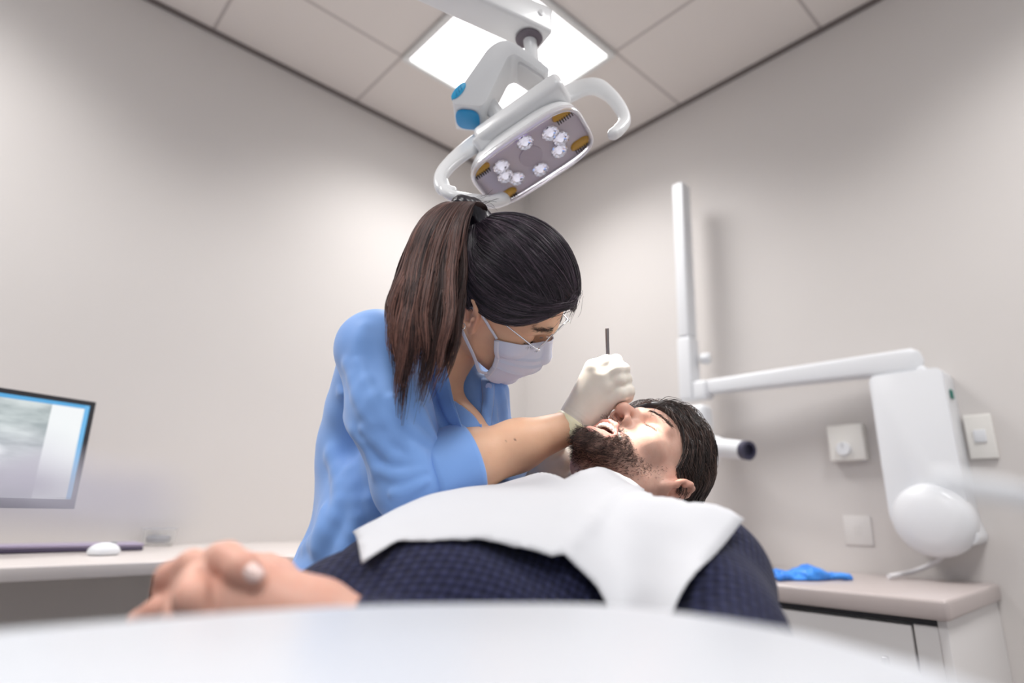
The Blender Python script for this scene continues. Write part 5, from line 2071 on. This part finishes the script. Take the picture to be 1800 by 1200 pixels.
    path = np.array([WWR + ax_ * t for t in (-.0200, -.0185, -.0155, -.0115, -.0080, -.0045, -.001, .0025, .006, .0085)])
    Vc, Fc = sweep(path, [.0285, .0318, .0338, .0330, .0338, .0330, .0337, .0329, .0322, .0285], n=48, cap=False)
    for _ in range(4):
        Vc = Vc + np.clip(.002 - man_face(Vc), 0, .02)[:, None] * grad(man_face, Vc)
    mesh_np('rolled_cuff', cw(Vc), Fc, rollm, g)
    axl2 = PL(930, 838, 1.085) - WWL
    axl2 /= np.linalg.norm(axl2)
    V, F = sdf_mesh(lambda p: smax(smax(near(p, LH_C, .15, lambda q: left_hand(q, 0), .04), -((p - WWL) @ axl2 - .004), .002), -np.minimum(man_face(p), bib_support(p) - .008) + .0012, .002), LH_C - .13, LH_C + .13, .0026)
    mesh_np('glove', cw(V), F, latex_m, w)

    # ---- surgical mask
    mid = [(964, 594), (961, 612), (957, 629), (949, 645), (925, 657), (893, 665)]
    side = [(877, 592), (877, 606), (874, 622), (869, 638), (862, 649), (853, 658)]
    M_ = np.array([can(*q, 0.0) for q in mid])
    S_ = np.array([can(*q, -.060) for q in side])
    nv = 60
    M_ = smooth_path(M_, nv)
    S_ = smooth_path(S_, nv)
    nv = len(M_)
    nu = 49
    G = np.zeros((nv, nu, 3))
    for j, u in enumerate(np.linspace(-1, 1, nu)):
        ph = abs(u) * R(78)
        k = (1 - math.cos(ph)) / (1 - math.cos(R(78)))
        for i in range(nv):
            q = M_[i] * (1 - k) + S_[i] * k
            yv = .062 * math.sin(ph) / math.sin(R(78))
            G[i, j] = (q[0], math.copysign(yv, u) if u else 0.0, q[2])
    # pleats: overlapping steps down the front, flattened towards the sides
    v = np.linspace(0, 1, nv)
    stp = np.zeros(nv)
    for c in (.34, .47, .62):
        x = (v - c) / .055
        stp += np.where(x > 0, np.exp(-x), 0) * .0045
    cenax = np.array([.03, 0, -.05])
    nr = G - cenax
    nr[..., 2] *= .25
    nr /= np.linalg.norm(nr, axis=2)[..., None]
    fl = np.cos(np.linspace(-1, 1, nu) * R(75))
    G = G + nr * (stp[:, None] * (.35 + .65 * fl[None]) + .0006 * wob(G.reshape(-1, 3), 190, 6).reshape(nv, nu))[..., None]
    Q = G.reshape(-1, 3)
    hs = lambda p: head_sdf(p, 0.0, False)       # noqa: E731
    for _ in range(3):
        Q = Q + np.clip(.0035 - hs(Q), 0, .02)[:, None] * grad(hs, Q)
    G = Q.reshape(G.shape)
    mk = sheet('face_mask', np.array([wl(r_) for r_ in G]), mask_m, w, .0014)
    # stitched edge band
    for sgn, jj in ((-1, 0), (1, nu - 1)):
        ed = np.array([wl(x) for x in G[:, jj]])
        ed = ed + (np.array([.003, sgn * .0012, 0]) * WS @ WH)
        V, F = sweep(ed, .0042, .0011, up=(np.array([0, sgn, 0]) @ WH), n=10, power=3)
        mesh_np('mask_edging', cw(V), F, loop_m, mk)
        top = wl(G[0, jj])
        bot = wl(G[-1, jj])
        if sgn < 0:
            ribbon('ear_loop', [on_plane(877, 593, -.0625), on_plane(862, 570, -.068), on_plane(848, 553, -.076), on_plane(838, 541, -.083), on_plane(826, 538, -.084)], .0048, loop_m, mk, -WH[1])
            ribbon('ear_loop', [on_plane(811, 578, -.084), on_plane(818, 594, -.083), on_plane(829, 617, -.078), on_plane(836, 634, -.074), on_plane(843, 652, -.070), on_plane(857, 656, -.064)], .0062, loop_m, mk, -WH[1])
        else:
            ribbon('ear_loop', [top, wl((.02, .074, 0.0)), wl((-.015, .084, .028))], .0048, loop_m, mk, WH[1])
            ribbon('ear_loop', [bot, wl((.01, .070, -.06)), wl((-.02, .084, -.03))], .0055, loop_m, mk, WH[1])

    # ---- glasses: wire temples, rimless lenses
    hinge = can(943, 611, -.062)
    br = can(966, 588, 0.0)
    tm0 = can(884, 566, -.074)
    wire = chrome_m
    for s in (-1, 1):
        pts = [np.array([hinge[0] + .004, s * .060, hinge[2]]), np.array([hinge[0], s * .0645, hinge[2]]), np.array([tm0[0], s * .075, tm0[2]]), np.array([-.004, s * .082, .022]), np.array([-.022, s * .083, .005])]
        if s < 0:
            gl = sweep_obj('glasses', cw(np.array([wl(p_) for p_ in smooth_path(pts, 40)])), .0011, None, wire, w, n=10)
        else:
            sweep_obj('temple', cw(np.array([wl(p_) for p_ in smooth_path(pts, 40)])), .0011, None, wire, gl, n=10)
        # lens: slightly curved superellipse plate
        cx, cz = (hinge[0] + br[0]) / 2 + .003, hinge[2] - .003
        n = 36
        a = np.linspace(0, 2 * np.pi, n, endpoint=False)
        ly = np.sign(np.cos(a)) * np.abs(np.cos(a)) ** .8 * .0235
        lz = np.sign(np.sin(a)) * np.abs(np.sin(a)) ** .8 * .0165
        slope = (br[0] - hinge[0]) / .062
        P0 = np.array([(cx - slope * yy + lz_ * .12, s * (.034 + yy), cz + lz_) for yy, lz_ in zip(ly, lz)])
        bm = bmesh.new()
        vs = [[bm.verts.new(Vector(cw(wl(p_ + np.array([dx, 0, 0]))))) for p_ in P0] for dx in (0, .0018)]
        bm.faces.new(vs[0])
        bm.faces.new(vs[1][::-1])
        for i in range(n):
            bm.faces.new((vs[0][i], vs[0][(i + 1) % n], vs[1][(i + 1) % n], vs[1][i]))
        bm_obj('lens', bm, MATS.get('spectacle_lens') or mat('spectacle_lens', (.97, .99, 1.0), .01, trans=1.0, ior=1.25), gl)
        rim = np.concatenate([P0, P0[:2]])
        sweep_obj('lens_edge', cw(np.array([wl(p_) for p_ in rim])), .0007, None, MATS.get('lens_edge') or mat('lens_edge', (.85, .88, .92), .1, metal=.6), gl, n=8)
        pad = np.array([(br[0] - .006, s * .010, br[2] - .004), (br[0] - .010, s * .0115, br[2] - .008), (br[0] - .012, s * .011, br[2] - .013)])
        pp, rx, ry = round_ends(pad, [.0018] * 3, [.003] * 3, 3)
        sweep_obj('nose_pad', cw(np.array([wl(p_) for p_ in pp])), rx, ry, MATS.get('nose_pad') or mat('nose_pad', (.8, .82, .84), .1, trans=.6), gl, n=10)
    bp = smooth_path(np.array([(br[0] - .001, -.0115, br[2]), (br[0] + .004, -.006, br[2] + .004), (br[0] + .005, 0, br[2] + .005), (br[0] + .004, .006, br[2] + .004), (br[0] - .001, .0115, br[2])]), 16)
    sweep_obj('bridge', cw(np.array([wl(p_) for p_ in bp])), .0011, None, wire, gl, n=8)
    # earring
    er = on_plane(813, 573, -.086)
    V, F = sweep(np.array([er + .0045 * (np.cos(a) * CR + np.sin(a) * CU) @ CW.T for a in np.linspace(0, 2 * np.pi, 25)]), .0008, n=8, cap=False)
    mesh_np('earring', cw(V), F, chrome_m, w)
    return w, body


woman, woman_body_obj = build_woman()


def woman_hair(w):
    r_ = np.random.default_rng(9)
    cen, rad = np.array([-0.006, 0, 0.040]), np.array([0.110, 0.090, 0.107])

    def on(q, k=1.0):
        q = (q - cen) / rad
        return cen + q / np.linalg.norm(q, axis=-1)[..., None] * rad * np.asarray(k)[..., None]

    # lower edge of the swept-over hair, read on the scalp
    low_px = [(1004, 516), (992, 536), (974, 546), (950, 557), (927, 565), (897, 568), (871, 563), (852, 552), (838, 540)]
    dd = np.array([PL(x, y, 1.0) for x, y in low_px])
    ts = np.linspace(.70, 1.0, 600)
    LOW = []
    for d_ in dd:
        d_ = d_ / np.linalg.norm(d_)
        q = w_head(d_ * ts[:, None])
        e = ell(q, cen, rad)
        i = np.argmax(e < 0) if (e < 0).any() else np.argmin(e)
        LOW.append(on(q[i][None], np.ones(1))[0])
    LOW = np.array(LOW)
    print('LOW', np.round(LOW, 3).tolist())
    o_ = np.argsort(LOW[:, 0])
    HX = np.concatenate([[-0.13, -0.07, -0.040, LOW[o_[0], 0] - .004], LOW[o_, 0]])
    HZ = np.concatenate([[-0.075, -0.072, -0.05, LOW[o_[0], 2]], LOW[o_, 2]])

    def hairline(x):
        return np.interp(x, HX, HZ)

    def cap(p):
        q = w_head(p)
        d = ell(q, cen, rad * .975)
        return smax(d, hairline(q[:, 0]) + .004 - q[:, 2], .006) * WS
    V, F = sdf_mesh(cap, WT - .16, WT + .16, .0035)
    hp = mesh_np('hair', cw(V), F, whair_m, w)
    # tie point: where the sight line through the hair tie meets the scalp
    d = PL(840, 384, 1.0)
    d /= np.linalg.norm(d)
    ts = d * np.linspace(.75, 1.0, 400)[:, None]
    tie = on(w_head(ts[np.argmin(ell(w_head(ts), cen, rad))][None]), np.ones(1))[0]
    print('TIE', tie)
    T = 22
    tt = np.linspace(0, 1, T)

    def bez(p0, p1, p2, p3):
        b = [(1 - tt) ** 3, 3 * tt * (1 - tt) ** 2, 3 * tt ** 2 * (1 - tt), tt ** 3]
        return sum(b[i][None, :, None] * p[:, None] for i, p in enumerate((p0, p1, p2, p3)))
    S, RAD, TI = [], [], []

    def add(S_, lo, hi, rad_=.00045):
        k = r_.uniform(lo, hi, len(S_))[:, None] + .006 * np.sin(tt * 8 + r_.uniform(0, 6, len(S_))[:, None]) + (hi - 1) * .6 * wob(S_[:, T // 2] , 130, 77)[:, None]
        S.append(on(S_, k))
        RAD.append(np.full((len(S_), T), rad_) * r_.uniform(.7, 1.3, (len(S_), 1)))
        TI.append(np.repeat((r_.uniform(0, 1, (len(S_), 1)) ** 3) * np.ones((1, T)), 3, 1))
    # over the top, straight back to the tie
    N = 1300
    f = r_.uniform(0, 1, N)
    yy = -.062 + .125 * f
    ly_, lx_, lz_ = -LOW[:6, 1], LOW[:6, 0], LOW[:6, 2]
    p0 = np.stack([np.interp(np.abs(yy), ly_, lx_), yy, np.interp(np.abs(yy), ly_, lz_) + .003], 1) + r_.normal(size=(N, 3)) * .002
    p3 = np.tile(tie, (N, 1)) + r_.normal(size=(N, 3)) * .0045
    lat = yy[:, None] * np.array([[0, .9, 0]])
    p1 = p0 * .72 + p3 * .28 + lat * .3 + np.array([.01, 0, .02])
    p2 = p0 * .35 + p3 * .65 + lat * .55
    add(bez(p0, p1, p2, p3), 1.0, 1.035)
    # swept from the brow down round the temple, over the ear and up to the tie
    N = 2200
    sw = r_.uniform(0, 1, N) ** .75
    lo_g = smooth_path(np.concatenate([LOW, [LOW[-1] + np.array([-.022, -.002, .008]), LOW[-1] * .45 + tie * .55 + np.array([0, -.02, 0]), tie]]), 60)
    lo_g = lo_g[np.linspace(0, len(lo_g) - 1, T).round().astype(int)]
    up_g = bez(np.array([[.098, .012, .066]]), np.array([[.075, -.03, .12]]), np.array([[-.04, -.03, .14]]), tie[None])[0]
    G2 = lo_g[None] * sw[:, None, None] + up_g[None] * (1 - sw)[:, None, None] + r_.normal(size=(N, 1, 3)) * .0022
    G2 = G2 + np.sin(tt * 6.3 + 0)[None, :, None] * r_.normal(size=(N, 1, 3)) * .0018
    add(G2, 1.0, 1.045)
    # the fall of hair over the far side of the brow
    N = 500
    f = r_.uniform(0, 1, N)
    yy = .010 + .062 * f
    p0 = np.stack([np.interp(yy, ly_, lx_), yy, np.interp(yy, ly_, lz_) - .004], 1) + r_.normal(size=(N, 3)) * .002
    p3 = np.tile(tie, (N, 1)) + r_.normal(size=(N, 3)) * .005
    add(bez(p0, p0 * .75 + p3 * .25 + np.array([0, .05, .02]), p0 * .3 + p3 * .7 + np.array([0, .04, .03]), p3), 1.0, 1.03)
    # sides and nape, up to the tie
    N = 1400
    x = r_.uniform(-.105, .02, N)
    sy = np.sign(r_.normal(size=N) - .4)
    z = hairline(x) + .004
    p0 = np.stack([x, sy * .08 * np.sqrt(np.clip(1 - (x / .115) ** 2, .03, 1)), z], 1) + r_.normal(size=(N, 3)) * .002
    p3 = np.tile(tie, (N, 1)) + r_.normal(size=(N, 3)) * .005
    p1 = p0 * .7 + p3 * .3 + sy[:, None] * np.array([[0, .012, 0]])
    p2 = p0 * .35 + p3 * .65 + sy[:, None] * np.array([[0, .012, 0]])
    add(bez(p0, p1, p2, p3), 1.0, 1.02)
    # loose fine hairs along the brow and over the crown
    N = 60
    p0 = np.stack([r_.uniform(.082, .092, N), r_.uniform(-.035, .02, N), r_.uniform(.088, .108, N)], 1)
    p3 = p0 + r_.normal(size=(N, 3)) * .012 + np.array([.004, -.012, -.020])
    add(bez(p0, p0 + np.array([.014, 0, .004]), p3 + np.array([.010, -.004, .008]), p3), 1.01, 1.10, .00022)
    S = np.concatenate(S)
    RAD = np.concatenate(RAD)
    V, F = tubes(wl(S.reshape(-1, 3)).reshape(S.shape), RAD, 3)
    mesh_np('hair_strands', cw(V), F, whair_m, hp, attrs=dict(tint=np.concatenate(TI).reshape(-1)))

    # ---- hair tie and ponytail
    tl = wl(tie)
    d0 = np.linalg.norm(tl)
    dep = float((tl @ CW) @ CF) if False else float((cw(tl) - CAM) @ CF)
    print('TIE depth', dep)
    out = wl(on(tie[None], np.array([1.10]))[0])
    tv = wl(on(tie[None], np.array([1.14]))[0]) - tl
    V, F = sweep(np.array([tl + tv * .15 + .0135 * (np.cos(a) * np.cross(tv, WH[1]) / np.linalg.norm(np.cross(tv, WH[1])) + np.sin(a) * WH[1]) for a in np.linspace(0, 2 * np.pi, 30)]), .0045, n=10, cap=False)
    mesh_np('hair_tie', cw(V), F, mat('hair_tie', (.012, .010, .014), .6), hp)
    kn = [wl(on(tie[None], np.array([.93]))[0]), tl + tv * .3, PL(832, 366, dep - .012), PL(812, 362, dep - .02), PL(800, 385, dep - .02)]
    V, F = sdf_mesh(lambda p: chain(p, kn, [.026, .019, .014, .015, .013], .008) + .0008 * np.sin(p @ WH[1] * 900), tl - .11, tl + .11, .003)
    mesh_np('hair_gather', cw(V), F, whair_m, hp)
    gx = np.array([(841, 388), (834, 364), (808, 356), (778, 394), (761, 460), (748, 530), (743, 600), (735, 664), (718, 752)], float)
    wd = np.array([12, 22, 30, 46, 57, 63, 63, 54, 34], float)
    dp = dep - np.array([0, .012, .025, .040, .060, .085, .110, .122, .128])
    th = np.array([.010, .013, .018, .028, .032, .034, .032, .024, .012])
    gd = smooth_path(np.concatenate([gx, wd[:, None], dp[:, None], th[:, None]], 1), 48)
    K = len(gd)
    s = np.linspace(0, 1, K)
    N = 4200
    NC = 46                                        # locks
    lc = r_.uniform(-1, 1, (NC, 2))
    lend = r_.uniform(.70, .90, NC)
    lend[lc[:, 0] > .45] *= .95
    lend[lc[:, 0] < -.75] *= .88
    li = r_.integers(0, NC, N)
    uv = lc[li] + r_.normal(size=(N, 2)) * .14
    rn = np.linalg.norm(uv, axis=1)
    uv = uv / np.maximum(rn / 1.0, 1)[:, None]
    end = np.clip(lend[li] + r_.normal(size=N) * .045, .5, .995)
    SS = np.minimum(s[None] * end[:, None], 1)
    fi = SS * (K - 1)
    i0 = np.clip(fi.astype(int), 0, K - 2)
    fr = (fi - i0)[..., None]
    g = gd[i0] * (1 - fr) + gd[i0 + 1] * fr
    ph = r_.uniform(0, 6.28, (NC, 2))
    wave = (.07 * np.sin(SS * 13 + ph[li, 0][:, None]) + .035 * np.sin(SS * 29 + ph[li, 1][:, None]) + .03 * np.sin(SS * 17 + r_.uniform(0, 6.28, N)[:, None])) * np.clip(SS * 2.2 - .3, 0, 1)
    # locks draw together towards their ends
    pull = np.clip((SS / end[:, None] - .55) / .45, 0, 1) ** 1.3 * .35
    U = uv[:, 0][:, None] * (1 - pull) + lc[li, 0][:, None] * pull
    Vv = uv[:, 1][:, None] * (1 - pull) + lc[li, 1][:, None] * pull
    X = g[..., 0] + (U + wave) * g[..., 2]
    Y = g[..., 1]
    D = g[..., 3] + Vv * g[..., 4]
    pts = CAM + D[..., None] * (CF + ((X - 900) / FPX)[..., None] * CR - ((Y - 600) / FPX)[..., None] * CU)
    rad_ = .00052 * np.clip(1.1 - .75 * (SS / end[:, None]) ** 4, .2, 1) * r_.uniform(.7, 1.3, (N, 1))
    V, F = tubes(pts, rad_, 3)
    tint = np.clip((SS - .04) / .45, .05, 1) * r_.uniform(.10, 1.0, (N, 1)) ** 1.3 * np.where(r_.uniform(size=(NC, 1))[li] < .35, .30, 1.0)
    tint = tint * (.8 + .2 * np.clip(-uv[:, :1] + .3, 0, 1))
    mesh_np('ponytail', V, F, tail_m, hp, attrs=dict(tint=np.repeat(tint.reshape(-1), 3)))
    # wisps standing off the tie and the tail
    N = 15
    a = np.array([PL(836 + r_.normal() * 7, 360 + r_.normal() * 6, dep - .012) for _ in range(N)])
    b = a + r_.normal(size=(N, 3)) * .006 + np.array([.008, 0, .008])
    c = b + r_.normal(size=(N, 3)) * .006 + np.array([.012, 0, .001])
    tq = np.linspace(0, 1, 10)[None, :, None]
    S = (1 - tq) ** 2 * a[:, None] + 2 * tq * (1 - tq) * b[:, None] + tq ** 2 * c[:, None]
    V, F = tubes(S, np.full((N, 10), .0002), 3)
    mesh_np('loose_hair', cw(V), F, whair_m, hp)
    # brows and lashes
    for sy in (-1, 1):
        n = 190
        t = r_.uniform(size=n)
        p0 = (np.array([.094, .012, .029])[None] * (1 - t)[:, None] + np.array([.073, .053, .034])[None] * t[:, None]) + r_.normal(size=(n, 3)) * np.array([0, 0, .0022])
        p0[:, 1] *= sy
        back = np.tile((np.array([-1.0, 0, 0]) @ WH)[None], (n, 1))
        hit, _ = march(woman_body, wl(p0) + np.array([.02, 0, 0]) @ WH, back, .06, 40)
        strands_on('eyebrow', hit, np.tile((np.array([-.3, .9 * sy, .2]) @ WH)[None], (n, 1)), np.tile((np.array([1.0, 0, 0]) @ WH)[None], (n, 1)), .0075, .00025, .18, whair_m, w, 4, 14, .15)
        t = np.linspace(0, 1, 46)[:, None]
        a = np.array([.0775, .019 * sy, -.0050]) * (1 - t) ** 2 + 2 * t * (1 - t) * np.array([.086, .032 * sy, -.0085]) + t * t * np.array([.0745, .047 * sy, -.0040])
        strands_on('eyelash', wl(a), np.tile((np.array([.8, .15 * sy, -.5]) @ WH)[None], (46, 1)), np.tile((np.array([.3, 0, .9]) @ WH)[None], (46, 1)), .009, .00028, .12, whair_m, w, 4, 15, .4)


woman_hair(woman)


def stool():
    b = C(-.290, 1.13, 0)
    t = empty('stool', (b[0], b[1], 0), 'low round stool under the dentist, hidden behind the patient', 'stool')
    z = CAM_Z - .235 - .115
    lathe_obj('seat', [(.001, z - .07), (.16, z - .07), (.175, z - .05), (.175, z - .02), (.15, z), (.001, z)], (b[0], b[1], 0), (0, 0, 1), dark_m, t)
    lathe_obj('column', [(.03, .05), (.03, z - .071), (.001, z - .071)], (b[0], b[1], 0), (0, 0, 1), steel_m, t)
    lathe_obj('base', [(.26, 0.0), (.26, .02), (.05, .05), (.001, .05)], (b[0], b[1], 0), (0, 0, 1), steel_m, t)


stool()

# the instrument in the gloved fist
p_top, p_bot = PL(1067, 577, .963), PL(1072, 742, .955)
_dir = (p_bot - p_top) / np.linalg.norm(p_bot - p_top)
inst = tag(lathe_obj('dental_probe', [(.001, 0), (.0028, 0), (.0031, .0006), (.0031, .10), (.0018, .108), (.0010, .125), (.0006, .140)], cw(p_top), _dir @ CW,
                     mat('probe_steel', (.30, .27, .27), .28, metal=1.0), None, 24),
           'dark steel dental probe standing up out of the gloved fist of the dentist', 'dental tool')

man_hair(man)
